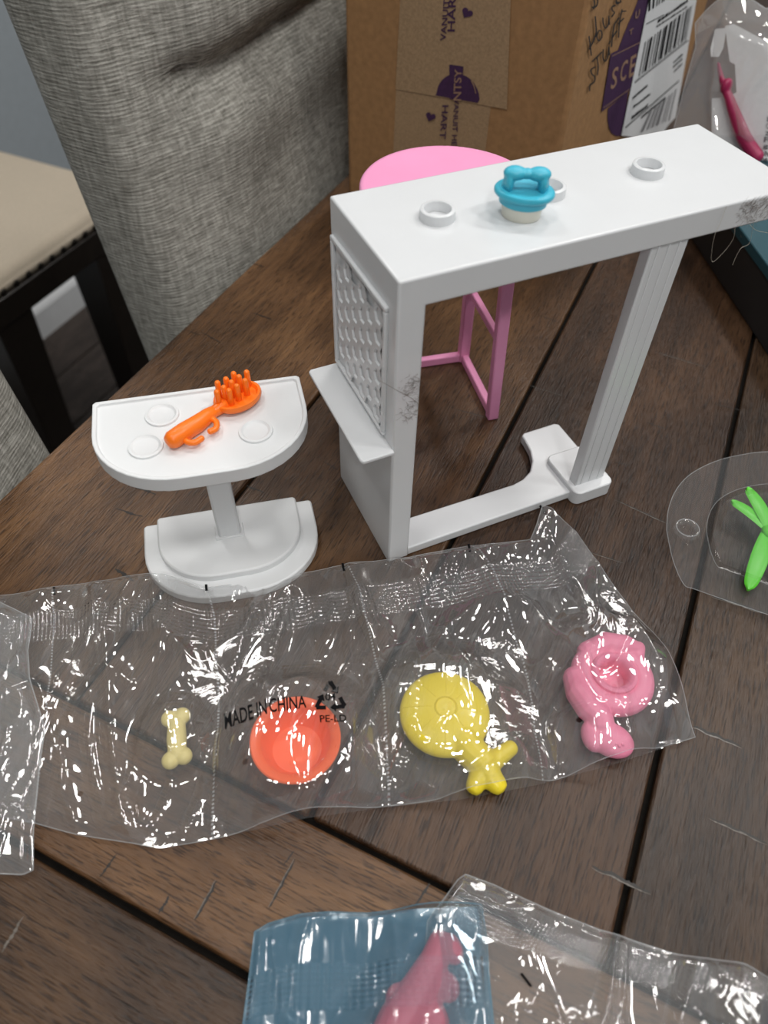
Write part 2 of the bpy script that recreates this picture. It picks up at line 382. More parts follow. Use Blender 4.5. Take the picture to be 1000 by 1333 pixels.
prof = [(0, 0), (-0.014, 0), (-0.014, 0.062), (-0.010, 0.070), (-0.006, 0.074), (-0.005, 0.082), (0, 0.084)]
lo = [bb.verts.new((-2.7, y, z)) for y, z in prof]; hi = [bb.verts.new((2.7, y, z)) for y, z in prof]
for i in range(len(prof)-1): bb.faces.new((lo[i], hi[i], hi[i+1], lo[i+1]))
o = struct(bmobj('baseboard_left', bb, TRIMM)); o.location = uv(0.4, V1-0.0005, FLOOR); o.rotation_euler = (0, 0, ANG)
for (x, y, p) in LAMPS:                            # recessed ceiling lamps, the added fill pair among them
    t = empty('ceiling_or_fill_lamp', (x, y, CEIL)); tag(t, 'round white recessed ceiling lamp out of view, in a set with added fill lamps', 'lamp', 'recessed ceiling lamps')
    lathe('trim_ring', [(0.13, 0), (0.155, -0.001), (0.155, -0.006), (0.13, -0.004)], TRIMM, t, 32, close=True)
    lathe('lens', [(0, -0.0015), (0.131, -0.0015)], LAMPM, t, 32)
    ld = bpy.data.lights.new('bulb', 'AREA'); ld.shape = 'DISK'; ld.size = 0.26; ld.energy = p; ld.color = (1, 0.98, 0.955)
    lo_ = bpy.data.objects.new('bulb', ld); COL.objects.link(lo_); lo_.parent = t; lo_.location = (0, 0, -0.008)

# ------------------------------------------------------------------ dining table
TE = 0.191                                          # table's edge beside the chairs
tb = empty('dining_table', uv(0.1, -0.3, FLOOR), ANG)
tag(tb, 'dark brown plank dining table with scraped grooves carrying all the toys', 'table')
TI = (Matrix.Translation(uv(0.1, -0.3, FLOOR)) @ Matrix.Rotation(ANG, 4, 'Z')).inverted()
def tpart(o):
    o.parent = tb; o.matrix_parent_inverse = TI; return o
seams = [TE, 0.0862, -0.0222, -0.1348, -0.245, -0.355, -0.465, -0.575, -0.685, -0.79]
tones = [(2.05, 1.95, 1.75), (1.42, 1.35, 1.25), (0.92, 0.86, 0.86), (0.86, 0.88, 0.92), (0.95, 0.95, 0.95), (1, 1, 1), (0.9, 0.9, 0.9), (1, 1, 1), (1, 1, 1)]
PL = 1.05
planks = []
for i in range(9):
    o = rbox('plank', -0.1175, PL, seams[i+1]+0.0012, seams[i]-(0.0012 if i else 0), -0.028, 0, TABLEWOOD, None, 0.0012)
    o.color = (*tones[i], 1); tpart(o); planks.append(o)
ub = [-0.1185, -0.1705, -0.281, -0.39, -0.50, -0.61]
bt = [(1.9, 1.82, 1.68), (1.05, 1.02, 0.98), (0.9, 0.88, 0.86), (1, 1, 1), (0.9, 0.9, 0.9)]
for i in range(5):                                  # end boards run across
    u1, u0 = ub[i]-0.0012, ub[i+1]+0.0012
    c = uv((u0+u1)/2, (TE-0.79)/2)
    L_ = (TE+0.79)/2; W_ = (u1-u0)/2
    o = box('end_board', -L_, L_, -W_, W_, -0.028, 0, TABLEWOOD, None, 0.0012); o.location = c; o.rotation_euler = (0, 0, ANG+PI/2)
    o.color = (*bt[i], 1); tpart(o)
o = rbox('under_board', -0.60, PL-0.01, -0.78, TE-0.006, -0.036, -0.0035, GROOVE); tpart(o)
o.data.materials[0] = GROOVE
for (a, b_, c, d) in ((-0.5, 0.95, 0.02, 0.045), (-0.5, 0.95, -0.68, -0.655), (-0.5, -0.475, -0.68, 0.045), (0.925, 0.95, -0.68, 0.045)):
    tpart(rbox('apron', a, b_, c, d, -0.11, -0.036, DARKWOOD))
for (a, c) in ((-0.56, 0.01), (-0.56, -0.72), (0.92, 0.01), (0.92, -0.72)):
    tpart(rbox('leg', a, a+0.085, c, c+0.085, FLOOR, -0.036, DARKWOOD, None, 0.004))
# gouges scraped into the boards, as the photograph shows them
SCR = [((243,430),(262,437),1,0),((322,340),(345,348),1.6,0),((327,407),(355,416),2,0),((262,432),(288,447),2,0),((165,580),(205,612),0,0),
 ((160,627),(203,644),3,0),((150,662),(186,673),2,0),((150,740),(175,757),3,0),((320,632),(345,642),2,0),((205,483),(236,497),0,0),
 ((852,458),(920,478),1.5,1),((926,525),(968,535),1,0),((842,550),(868,559),1.2,0),((690,575),(760,600),0,0),((800,602),(822,606),1,0),((800,650),(872,683),1.6,1),((765,718),(812,733),1.2,1),((690,502),(732,515),1,1),
 ((838,830),(880,843),1.2,0),((902,945),(966,972),3.2,1),((923,1064),(999,1098),2.6,1),((770,1127),(848,1162),2.8,1),((925,775),(1000,799),3.2,1),((866,908),(905,940),1,0),
 ((152,1112),(130,1142),1.5,0),((220,1166),(207,1190),2.2,0),((283,1146),(254,1198),2,1),((385,1118),(350,1183),1.8,1),((31,1193),(2,1240),1.8,2),((370,1125),(383,1108),1,0),((560,1150),(540,1180),2,0),
 ((597,467),(645,480),0,0),((590,532),(650,548),1,1),((445,560),(470,566),1,0),((420,600),(440,612),1,0),((655,655),(690,668),1,0),((735,700),(715,690),1,0),((915,900),(917,902),2,2),((700,410),(730,420),1,0)]
for (a, b_, wd, bright) in SCR:
    if wd <= 0: continue
    A, B = gp(*a), gp(*b_); d = B-A; ln = d.length
    if ln < 0.001: continue
    t = d.normalized(); n_ = Vector((-t.y, t.x, 0)); hw = wd*0.00027
    def sliver(off, wsc, z, m, nm):
        K = 25; up_, dn_ = [], []
        for i in range(K):
            s = i/(K-1); wv = math.sin(PI*s)**0.6*hw*wsc*random.uniform(0.35, 1.35)+0.00004
            c = A + d*s + n_*(off + hw*0.8*noise.noise(Vector((s*5, A.x*90, A.y*90))))
            up_.append((c+n_*wv)+Vector((0, 0, z))); dn_.append((c-n_*wv)+Vector((0, 0, z)))
        return tpart(meshobj(nm, up_+dn_, [(i, i+1, K+i+1, K+i) for i in range(K-1)], m))
    sliver(0, 1.0, 0.00012, SCRATCH if bright < 2 else SCRATCHL, 'gouge')
    if bright == 1: sliver(-hw*0.9, 0.35, 0.00016, SCRATCHL, 'gouge_lip')

# ------------------------------------------------------------------ grey upholstered chairs
def make_chair():
    """local x = width, local -y = towards the table, origin on the floor under the back"""
    t = empty('dining_chair')
    Wd, Th = 0.47, 0.075
    z0, z1 = FLOOR*-1-0.36, 1.02                     # heights over the floor
    HC = 0.76+0.119                                 # crease height
    nz, nper = 90, 112
    verts = []; faces = []
    def peri(s):
        # rounded rectangle, front side is y<0
        a = 2*PI*s; c, si = math.cos(a), math.sin(a); e = 0.28
        return (Wd/2*math.copysign(abs(c)**e, c), Th/2*math.copysign(abs(si)**0.45, si))
    for j in range(nz):
        z = z0+(z1-z0)*j/(nz-1)
        lean = max(0, z-0.40)*0.14
        topr = 1.0 if z < z1-0.03 else math.sqrt(max(0.0, 1-((z-(z1-0.03))/0.0302)**2))
        for i in range(nper):
            x, y = peri(i/nper)
            y0 = y
            if y < 0:
                e = max(0.0, min(1.0, (Wd/2-abs(x)-0.018)/0.07)); e = e*e*(3-2*e)
                cz = HC + 0.03*(0.5-x/Wd)*0.0 + 0.006*math.sin(x*12)
                d = z-cz
                bul = 0.020*(1-math.exp(-max(0, d)/0.010)) if d > 0 else -0.010*math.exp(d/0.018)
                bul += 0.010*math.exp(-((d+0.035)/0.03)**2)
                lowbulge = 0.012*math.exp(-((z-0.74)/0.1)**2)
                y -= (bul+lowbulge)*e*(min(1.0, -y0/(Th*0.30)))
            verts.append((x*(0.97+0.03*topr), y*(0.25+0.75*topr)+lean, z))
    for j in range(nz-1):
        for i in range(nper):
            faces.append((j*nper+i, j*nper+(i+1) % nper, (j+1)*nper+(i+1) % nper, (j+1)*nper+i))
    faces.append(tuple(range(nper))[::-1]); faces.append(tuple((nz-1)*nper+i for i in range(nper)))
    meshobj('backrest', verts, faces, FABRIC, t, True)
    box('seat', -0.235, 0.235, -0.47, 0.0, 0.36, 0.47, FABRIC, t, 0.025, 4)
    for sx in (-1, 1):
        for y in (-0.43, 0.0):
            bm = bmesh.new(); b_box(bm, sx*0.20-0.02, sx*0.20+0.02, y-0.02, y+0.02, 0, 0.40); bmobj('leg', bm, DARKWOOD, t, bevel=0.003)
    return t
chairA = make_chair()
chairA.location = uv(0.140+0.235, 0.201, FLOOR); chairA.rotation_euler = (0, 0, ANG)
tag(chairA, 'grey ribbed fabric dining chair whose backrest meets the table beside the cardboard box', 'chair')
chairB = chairA.copy(); COL.objects.link(chairB)
for ch in list(chairA.children):
    c = ch.copy(); COL.objects.link(c); c.parent = chairB
chairB.location = uv(0.012-0.235, 0.201, FLOOR)
chairB['label'] = 'grey ribbed fabric dining chair past the gap from the full chair, mostly out of view'

# beige nailhead stool by the wall
st = empty('upholstered_stool', uv(0.49, 0.93, FLOOR), ANG)
tag(st, 'beige fabric stool with dark wooden frame and nailheads in front of the blue wall', 'stool')
SH = 0.48
bm = bmesh.new(); b_box(bm, -0.185, 0.185, -0.19, 0.19, SH-0.03, SH+0.006)
CUSH = bmobj('seat_cushion', bm, BEIGE, st, bevel=0.02, seg=4)
for (x0, x1, y0, y1) in ((-0.19, 0.19, -0.195, -0.17), (-0.19, 0.19, 0.17, 0.195), (-0.19, -0.165, -0.17, 0.17), (0.165, 0.19, -0.17, 0.17)):
    box('apron', x0, x1, y0, y1, SH-0.060, SH-0.022, DARKWOOD, st, 0.002)
for sx in (-1, 1):
    for sy in (-1, 1):
        bm = bmesh.new(); b_prism(bm, [(-0.033, -0.033), (0.033, -0.033), (0.033, 0.033), (-0.033, 0.033)], 0, SH-0.055)
        for v_ in bm.verts:
            if v_.co.z < 0.01: v_.co.x *= 0.62; v_.co.y *= 0.62
            v_.co.x += (-0.108 if sx < 0 else 0.098); v_.co.y += sy*0.160
        bmobj('leg', bm, DARKWOOD, st, bevel=0.002)
for i in range(16):
    bm = bmesh.new(); b_ball(bm, (0, 0, 0), 0.0052, 0.0026, 0.0052, sub=2)
    n_ = bmobj('nailhead', bm, NAIL, CUSH, smooth=180); n_.location = (-0.178+i*0.0237, -0.192, SH-0.017)
for i in range(16):
    n2 = n_.copy(); COL.objects.link(n2); n2.parent = CUSH; n2.location = (0.187, -0.178+i*0.0237, SH-0.017); n2.rotation_euler = (0, 0, PI/2)

# ------------------------------------------------------------------ white toy bar counter
bar = empty('toy_bar_counter'); tag(bar, 'tall white plastic toy bar counter with honeycomb side panel and open front', 'toy furniture')
BL_, BD, BH, BW, BT = 0.1682, 0.0603, 0.15, 0.0105, 0.0114
bm = bmesh.new()                                    # top and side are one moulding, an upside-down L
prof = [(0, 0), (BW, 0), (BW, BH-BT), (BL_, BH-BT), (BL_, BH), (0, BH)]
fa = [bm.verts.new((x, 0, z)) for x, z in prof]; fb = [bm.verts.new((x, BD, z)) for x, z in prof]
bm.faces.new(fa); bm.faces.new(fb[::-1])
for i in range(6): bm.faces.new((fa[i], fb[i], fb[(i+1) % 6], fa[(i+1) % 6]))
bmobj('counter_frame', bm, WHITE, bar, bevel=0.0009, seg=3)
# framed honeycomb
PY0, PY1, PZ0, PZ1 = 0.0068, 0.0578, 0.0772, 0.1365
fr = 0.0022
for (y0, y1, z0, z1) in ((PY0, PY1, PZ1-fr, PZ1), (PY0, PY1, PZ0, PZ0+fr*0.8), (PY0, PY0+fr, PZ0+fr*0.8, PZ1-fr), (PY1-fr, PY1, PZ0+fr*0.8, PZ1-fr)):
    box('frame_bar', -0.0015, 0.0002, y0, y1, z0, z1, WHITE, bar, 0.0005)
bm = bmesh.new()
cy_, cz_ = 0.0072, 0.0090
ncol = 6
for i in range(ncol):
    for j in range(-1, 8):
        y = PY0+fr+0.0049+i*cy_
        z = PZ0+fr*0.8+0.0048+j*cz_+(cz_/2 if i % 2 else 0)
        hex_o = [(0.0047, 0), (0.0025, cz_/2), (-0.0025, cz_/2), (-0.0047, 0), (-0.0025, -cz_/2), (0.0025, -cz_/2)]
        ring_o = [(min(max(y+a, PY0+fr*0.9), PY1-fr*0.9), min(max(z+b_, PZ0+fr*0.6), PZ1-fr*0.9)) for a, b_ in hex_o]
        if max(p[1] for p in ring_o)-min(p[1] for p in ring_o) < cz_*0.95 or max(p[0] for p in ring_o)-min(p[0] for p in ring_o) < 0.0085: continue
        cyy = sum(p[0] for p in ring_o)/6; czz = sum(p[1] for p in ring_o)/6
        xo, xi = -0.0009, -0.0001
        vo_ = [bm.verts.new((xo, a, b_)) for a, b_ in ring_o]
        vi_ = [bm.verts.new((xo, cyy+(a-cyy)*0.70, czz+(b_-czz)*0.70)) for a, b_ in ring_o]
        vd_ = [bm.verts.new((xi, cyy+(a-cyy)*0.60, czz+(b_-czz)*0.60)) for a, b_ in ring_o]
        for k_ in range(6):
            l_ = (k_+1) % 6
            for q in ((vo_[k_], vo_[l_], vi_[l_], vi_[k_]), (vi_[k_], vi_[l_], vd_[l_], vd_[k_])):
                try: bm.faces.new(q)
                except ValueError: pass
me = bpy.data.meshes.new('honeycomb'); bmesh.ops.recalc_face_normals(bm, faces=bm.faces); bm.to_mesh(me); bm.free(); me.materials.append(WHITE)
link(bpy.data.objects.new('honeycomb_lattice', me), bar)
# side shelf
prism('side_shelf', [(0.0004, -0.0014), (0.0004, 0.0590), (-0.0125, 0.0590), (-0.0136, 0.0578), (-0.0138, 0.0), (-0.0130, -0.0014)], 0.0733, 0.0751, WHITE, bar, 0.0005)
# base strip with its foot
foot = [(BW-0.0004, 0.0004), (0.1225, 0.0004), (0.1225, 0.0445), (0.1205, 0.0462), (0.1010, 0.0462), (0.0990, 0.0448), (0.0989, 0.0415), (0.0975, 0.0335), (0.0945, 0.0265), (0.0895, 0.0205), (0.083, 0.0172), (0.0766, 0.0160), (BW-0.0004, 0.0172)]
prism('base_strip', foot, 0.0003, 0.0056, WHITE, bar, 0.0007)
pad = []
for (cx, cy2, a0) in ((0.1195, -0.0012, -90), (0.1195, 0.0205, 0), (0.1040, 0.0205, 90), (0.1040, -0.0012, 180)):
    for k_ in range(6):
        a = math.radians(a0+90*k_/5); pad.append((cx+0.0036*math.cos(a), cy2+0.0036*math.sin(a)))
prism('foot_pad', pad, 0.0, 0.0085, WHITE, bar, 0.0006)
leg = [(0.1030, 0.0006), (0.1200, 0.0006), (0.1200, 0.0062), (0.1030, 0.0062)]
prism('post', leg, 0.0075, BH-BT+0.001, WHITE, bar, 0.0006)
for x in (0.1062, 0.1111, 0.1160):
    box('post_rib', x-0.0004, x+0.0004, 0.0003, 0.0010, 0.009, BH-BT, WHITE, bar, 0.0002)
for (x, y) in ((0.0292, 0.0312), (0.0748, 0.0312), (0.1195, 0.0312)):
    lathe('cup_ring', [(0.0064, 0), (0.0062, 0.0034), (0.0058, 0.0037), (0.0049, 0.0037), (0.0047, 0.0034), (0.0046, 0.0002)], WHITE, bar, 36, (x, y, BH-0.0001))

# lint and hairs caught on the counter
def hairs(name, label, spots, n, length, rad, mat):
    bm = bmesh.new()
    for i in range(n):
        x, z, y = spots()
        a = random.uniform(-0.6, 0.9) if random.random() < 0.8 else random.uniform(0, PI)
        pts = []; p = Vector((x, y, z)); ln = random.uniform(0.3, 1.0)*length
        for k_ in range(6):
            pts.append(p.copy()); a += random.uniform(-0.7, 0.7)
            p += Vector((math.cos(a), random.uniform(-0.12, 0.02), math.sin(a)))*ln/5
            p.y = min(p.y, y+0.00005)
        b_tube(bm, pts, rad, 3, False)
    o = bmobj(name, bm, mat); tag(o, label, 'lint', None, 'stuff'); return o
def spot_leg():
    t = random.random(); return (min(max(random.gauss(0.0060, 0.0022), 0.0008), 0.0092), 0.1000+random.gauss(0, 0.0032)+(0.0045 if t < 0.65 else -0.0065), -0.0001)
ht = hairs('lint_clump', 'smudge of brown lint stuck on the narrow front of the bar counter side', spot_leg, 150, 0.0035, 0.00003, HAIR)
def spot_top(): return (random.uniform(0.139, BL_), BH-0.001-abs(random.gauss(0.004, 0.0032)), -0.0001)
hairs('lint_strip', 'strip of grey brown lint stuck on the front lip of the bar counter top', spot_top, 260, 0.004, 0.00003, HAIR)
def strand(label, pxs, mat, y=-0.0012, rad=0.00007):
    pts = [onplane(px, py, Vector((0, y-0.0004*i, 0)), Vector((0, 1, 0))) for i, (px, py) in enumerate(pxs)]
    bm = bmesh.new(); b_tube(bm, smoothline(pts, 6), rad, 4, False)
    return tag(bmobj('loose_hair', bm, mat), label, 'hair')
strand('long looped pale hair hanging below the bar counter top', [(946,268),(938,290),(931,305),(927,325),(928,341),(945,325),(955,310),(957,296)], HAIRL)
strand('short pale hair hanging beside the looped hair under the counter top', [(981,290),(976,316),(965,323),(958,335),(954,345)], HAIRL)
strand('thin curled hair at the far end of the counter lip', [(976,292),(985,300),(1000,303)], HAIRL)
strand('fine straight hair crossing the lint on the counter side', [(495,496),(515,507),(535,518),(545,526)], HAIR, -0.0007)
strand('fine hair curling past the inner edge of the counter side', [(538,490),(552,497),(554,507),(549,515),(546,522),(547,530)], HAIR, -0.0012, 0.00005)

# ------------------------------------------------------------------ toy pot on the bar
pot = empty('toy_lidded_pot', (0.0573, 0.0215, BH), math.radians(-42)); pot.scale = (0.95, 0.95, 1.0); tag(pot, 'tiny cream toy pot with turquoise bow-handled lid standing on the white counter', 'toy')
lathe('pot_body', [(0, 0), (0.0068, 0), (0.0073, 0.0006), (0.0076, 0.005), (0, 0.005)], CREAM, pot, 36, sy=0.82)
lathe('lid', [(0, 0.0046), (0.0082, 0.0046), (0.0088, 0.0050), (0.0090, 0.0074), (0.0106, 0.0078), (0.0111, 0.0084), (0.0111, 0.0093), (0.0106, 0.0099), (0.0085, 0.0102), (0.0078, 0.0099), (0, 0.0101)], CYAN, pot, 44, sy=0.80)
bm = bmesh.new()
for sx in (-1, 1):
    b_tube(bm, smoothline([(sx*0.0068, 0.0, 0.0095), (sx*0.0066, 0.0, 0.0125), (sx*0.0060, 0.0, 0.0142), (sx*0.0035, 0.0, 0.0148), (sx*0.0008, 0.0, 0.0148)], 4), 0.0017, 10)
    b_ball(bm, (sx*0.0043, 0.0, 0.0150), 0.0043, 0.0034, 0.0023)
    b_ball(bm, (sx*0.0060, -0.0004, 0.0122), 0.0018, 0.0036, 0.0040)
b_ball(bm, (0, 0.0, 0.0150), 0.0024, 0.0024, 0.0017)
bow = blob('bow_handle', bm, CYAN, pot, 0.00035, 4); bow.rotation_euler = (0, 0, math.radians(14))

# ------------------------------------------------------------------ pink toy stool
A = gp(648, 546); 
ax = Vector((0.010, 0.0565, 0)).normalized(); bx_ = Vector((-ax.y, ax.x, 0)); SB = 0.0575
stool = empty('toy_stool', A + ax*SB/2 + bx_*SB/2, math.atan2(ax.y, ax.x)-PI/2)
tag(stool, 'pink plastic toy bar stool with round seat behind the white counter', 'toy furniture')
HB = SB/2; SZ = 0.1195; T_ = 0.0052
def sbar(name, p, q, wd=T_, hd=T_):
    p, q = Vector(p), Vector(q); bm = bmesh.new(); d = q-p; ln = d.length; t = d.normalized()
    up = Vector((0, 0, 1)) if abs(t.z) < 0.8 else Vector((0, 1, 0)); s = t.cross(up).normalized(); up = s.cross(t)
    vs = [bm.verts.new(p + t*(ln*e) + s*(wd/2*a) + up*(hd/2*b_)) for e in (0, 1) for a, b_ in ((-1, -1), (1, -1), (1, 1), (-1, 1))]
    for f in ((0, 1, 2, 3), (7, 6, 5, 4), (0, 4, 5, 1), (1, 5, 6, 2), (2, 6, 7, 3), (3, 7, 4, 0)): bm.faces.new([vs[i] for i in f])
    return bmobj(name, bm, PINKM, stool, bevel=0.0007)
for sx in (-1, 1):
    for sy in (-1, 1):
        sbar('leg', (sx*(HB-T_/2), sy*(HB-T_/2), 0.0), (sx*(HB-T_/2-0.004), sy*(HB-T_/2-0.004), SZ-0.006), 0.0062, T_)
for sx in (-1, 1):
    sbar('floor_bar', (sx*(HB-T_/2), -HB+T_*0.4, T_/2), (sx*(HB-T_/2), HB-T_*0.4, T_/2), T_*0.8, T_)
    sbar('rung', (sx*(HB-T_/2-0.0015), -HB+T_*0.7, 0.050), (sx*(HB-T_/2-0.0015), HB-T_*0.7, 0.050), T_*0.7, T_*0.8)
sbar('floor_bar', (-HB+T_*0.4, HB-T_/2, T_/2), (HB-T_*0.4, HB-T_/2, T_/2), T_*0.8, T_)
lathe('seat', [(0, -0.003), (0.036, -0.003), (0.0395, -0.002), (0.041, 0.0), (0.041, 0.0024), (0.040, 0.0036), (0.0385, 0.0036), (0.034, 0.0024), (0, 0.0016)], PINKM, stool, 64, (0.0, 0.0055, SZ-0.003), sharp=60)

# ------------------------------------------------------------------ white toy side table
tl = gp(120, 524, 0.075); tr_ = gp(389, 488, 0.075)
dx = (tr_-tl); TW = dx.length; dang = math.atan2(dx.y, dx.x)
stb = empty('toy_side_table', (tl+tr_)/2*1.0, dang); stb.location.z = 0
tag(stb, 'white plastic toy pedestal table with D-shaped top and stepped base', 'toy furniture')
def dshape(wd, dp, r, k_=10, y=0.0, rb=0.0012):
    p = [(-wd/2+rb, y), (wd/2-rb, y), (wd/2, y-rb)]
    for i in range(k_+1):
        a = -PI/2*i/k_; p.append((wd/2-r+r*math.cos(a), y-dp+r*0.92+r*0.92*math.sin(a)))
    for i in range(k_+1):
        a = -PI/2-PI/2*i/k_; p.append((-wd/2+r+r*math.cos(a), y-dp+r*0.92+r*0.92*math.sin(a)))
    p.append((-wd/2, y-rb)); return p
TD = 0.0505; TZ = 0.075
out_ = dshape(TW, TD, 0.033); inn = dshape(TW-0.0034, TD-0.0034, 0.0315, y=-0.0017)
bm = bmesh.new()
n_ = len(out_)
def ringv(p, z): return [bm.verts.new((x, y, z)) for x, y in p]
r0, r1, r2, r3 = ringv(out_, TZ-0.0068), ringv(out_, TZ), ringv(inn, TZ), ringv(inn, TZ-0.0013)
for a, b_ in ((r0, r1), (r1, r2), (r2, r3)):
    for i in range(n_): bm.faces.new((a[i], a[(i+1) % n_], b_[(i+1) % n_], b_[i]))
bm.faces.new(r3); bm.faces.new(r0[::-1])
bmobj('table_top', bm, WHITE2, stb, bevel=0.0004)
sinv = (Matrix.Translation(stb.location) @ Matrix.Rotation(dang, 4, 'Z')).inverted()
for (px, py) in ((211, 540), (190, 581), (333, 561)):
    c = sinv @ gp(px, py, TZ-0.001)
    lathe('cup_recess', [(0.0070, 0), (0.0068, 0.0008), (0.0058, 0.0009), (0.0050, 0.0002), (0.0047, 0.0001), (0.0, 0.0001)], WHITE2, stb, 36, (c.x, c.y, TZ-0.0013))
bo = sinv @ gp(405, 652, 0.005); bl2 = sinv @ gp(187, 684, 0.005)
BWd = (bo-bl2).length; byc = (bo.y+bl2.y)/2; bxc = (bo.x+bl2.x)/2
prism('base_plate', [(x+bxc, y) for x, y in dshape(BWd, 0.048, 0.033, y=byc)], 0, 0.0055, WHITE2, stb, 0.0008)
prism('base_step', [(x+bxc-0.0003, y) for x, y in dshape(BWd*0.82, 0.0395, 0.026, y=byc+0.0002)], 0.005, 0.0095, WHITE2, stb, 0.0010)
pc = sinv @ gp(299, 693, 0.0095)
prism('post', [(pc.x-0.0052, pc.y-0.0025), (pc.x+0.0052, pc.y-0.0025), (pc.x+0.0052, pc.y+0.0032), (pc.x-0.0052, pc.y+0.0032)], 0.009, TZ-0.0066, WHITE2, stb, 0.0012)
prism('post_foot', [(pc.x-0.0066, pc.y-0.0036), (pc.x+0.0066, pc.y-0.0036), (pc.x+0.0066, pc.y+0.0044), (pc.x-0.0066, pc.y+0.0044)], 0.009, 0.0102, WHITE2, stb, 0.0004)

# orange toy brush on it
br = empty('toy_hairbrush', gp(270, 545, TZ)); tag(br, 'bright orange toy hairbrush lying on the white pedestal table', 'toy')
BO = br.location
tz = TZ-0.0013
def bp_(px, py, h): return gp(px, py, tz+h) - BO
bm = bmesh.new()
b_tube(bm, [bp_(224, 573, 0.0037), bp_(240, 562, 0.0037), bp_(258, 551, 0.0035), bp_(272, 540, 0.0030), bp_(282, 533, 0.0026)], [0.0037, 0.0038, 0.0036, 0.0030, 0.0022], 14)
bmobj('handle', bm, ORANGE, br, smooth=50)
bm = bmesh.new(); b_tube(bm, [bp_(277, 537, 0.0028), bp_(292, 527, 0.0028)], [0.0024, 0.0030], 12); bmobj('neck', bm, ORANGE, br, smooth=50)
hc = (bp_(281, 533, 0.003)+bp_(337, 503, 0.003))/2
hd = bp_(337, 503, 0.003)-bp_(281, 533, 0.003); ha = math.atan2(hd.y, hd.x); hl = hd.length/2
h_ = lathe('head', [(0, -0.0016), (hl*0.86, -0.0018), (hl*0.97, -0.0006), (hl, 0.0006), (hl*0.96, 0.0018), (hl*0.86, 0.0018), (hl*0.78, 0.0004), (0, 0.0002)], ORANGE, br, 40, sy=0.74, sharp=50)
h_.location = hc; h_.rotation_euler = (0, 0, ha)
for (x, y) in ((283,498),(294,493),(304,486),(321,484),(282,510),(291,504),(301,497),(311,490),(298,508),(308,502),(319,495)):
    p = bp_(x, y, 0.0108); bm = bmesh.new(); b_tube(bm, [(0, 0, -0.0080), (0, 0, 0)], [0.00135, 0.0012], 10); o = bmobj('bristle', bm, ORANGE, br, smooth=60); o.location = p
bm = bmesh.new(); b_tube(bm, smoothline([bp_(237, 567, 0.003), bp_(243.5, 575, 0.003), bp_(254, 576, 0.003), bp_(263, 570.5, 0.003)], 5), 0.00125, 10); bmobj('finger_hook', bm, ORANGE, br, smooth=60)
bm = bmesh.new(); b_tube(bm, smoothline([bp_(273, 544, 0.003), bp_(281.5, 549.5, 0.003), bp_(281, 558, 0.003), bp_(273, 562, 0.003)], 5), 0.00125, 10); bmobj('finger_hook', bm, ORANGE, br, smooth=60)

# ------------------------------------------------------------------ cardboard box
TH = math.radians(33)
P0 = gp(453, 252, 0.0004); ra = Vector((math.sin(TH), -math.cos(TH), 0)); rb_ = Vector((math.cos(TH), math.sin(TH), 0))
BXW, BXD, BXH = 0.1635, 0.285, 0.20
cb = empty('cardboard_box', P0, math.atan2(ra.y, ra.x)); tag(cb, 'brown cardboard shipping box with paper tape and a white barcode label', 'box')
ci = (Matrix.Translation(P0) @ Matrix.Rotation(math.atan2(ra.y, ra.x), 4, 'Z')).inverted()
box('carton', 0, BXW, 0, BXD, 0, BXH, CARD, cb, 0.003, 3)
for (x0, x1) in ((0.0005, BXW/2-0.001), (BXW/2+0.001, BXW-0.0005)): box('flap', x0, x1, 0.0005, BXD-0.0005, BXH, BXH+0.003, CARD, cb, 0.001)
P1 = P0 + ra*BXW
def face_f(px, py, o=0.0005): return onplane(px, py, P0 - rb_*o, rb_)
def face_r(px, py, o=0.0005): return onplane(px, py, P1 + ra*o, ra)
def fpoly(name, pxs, surf, mat, o, inv=ci, parent=None, thick=0.0):
    pts = [inv @ surf(x, y, o) for x, y in pxs]
    return meshobj(name, pts, [tuple(range(len(pts)))], mat, parent or cb)
def ext(p_top, p_ref, z):
    """same line on the face carried on to height z"""
    a, b_ = p_top, p_ref; t = (z-a.z)/(b_.z-a.z); return a+(b_-a)*t
# lower and upper tape strips
a, b_ = face_f(516, 110, 0.0003), face_f(512, 200, 0.0003); c, d = face_f(640, 130, 0.0003), face_f(630, 213, 0.0003)
tp = [a, c, ext(c, d, 0.003), ext(a, b_, 0.003)]
TP_LO = meshobj('paper_tape', [ci @ p for p in tp], [(0, 1, 2, 3)], TAPE, cb)
a, b_ = face_f(521, 0, 0.0007), face_f(515, 116, 0.0007); c, d = face_f(665, 0, 0.0007), face_f(660, 142.5, 0.0007)
tp = [ext(a, b_, BXH-0.003), ext(c, d, BXH-0.003), d, face_f(534, 119.5, 0.0007), b_]
TP_UP = meshobj('paper_tape', [ci @ p for p in tp], [(0, 1, 2, 3, 4)], TAPE, cb)
def ptext(s, q, surf, mat=PURPLE, o=0.0011, parent=None, name='printed_text', inv=None):
    vs, fs, _ = text2d(s)
    return print_shape(name, vs, fs, q, lambda x, y: surf(x, y, o), mat, parent or cb, ci if inv is None else inv)
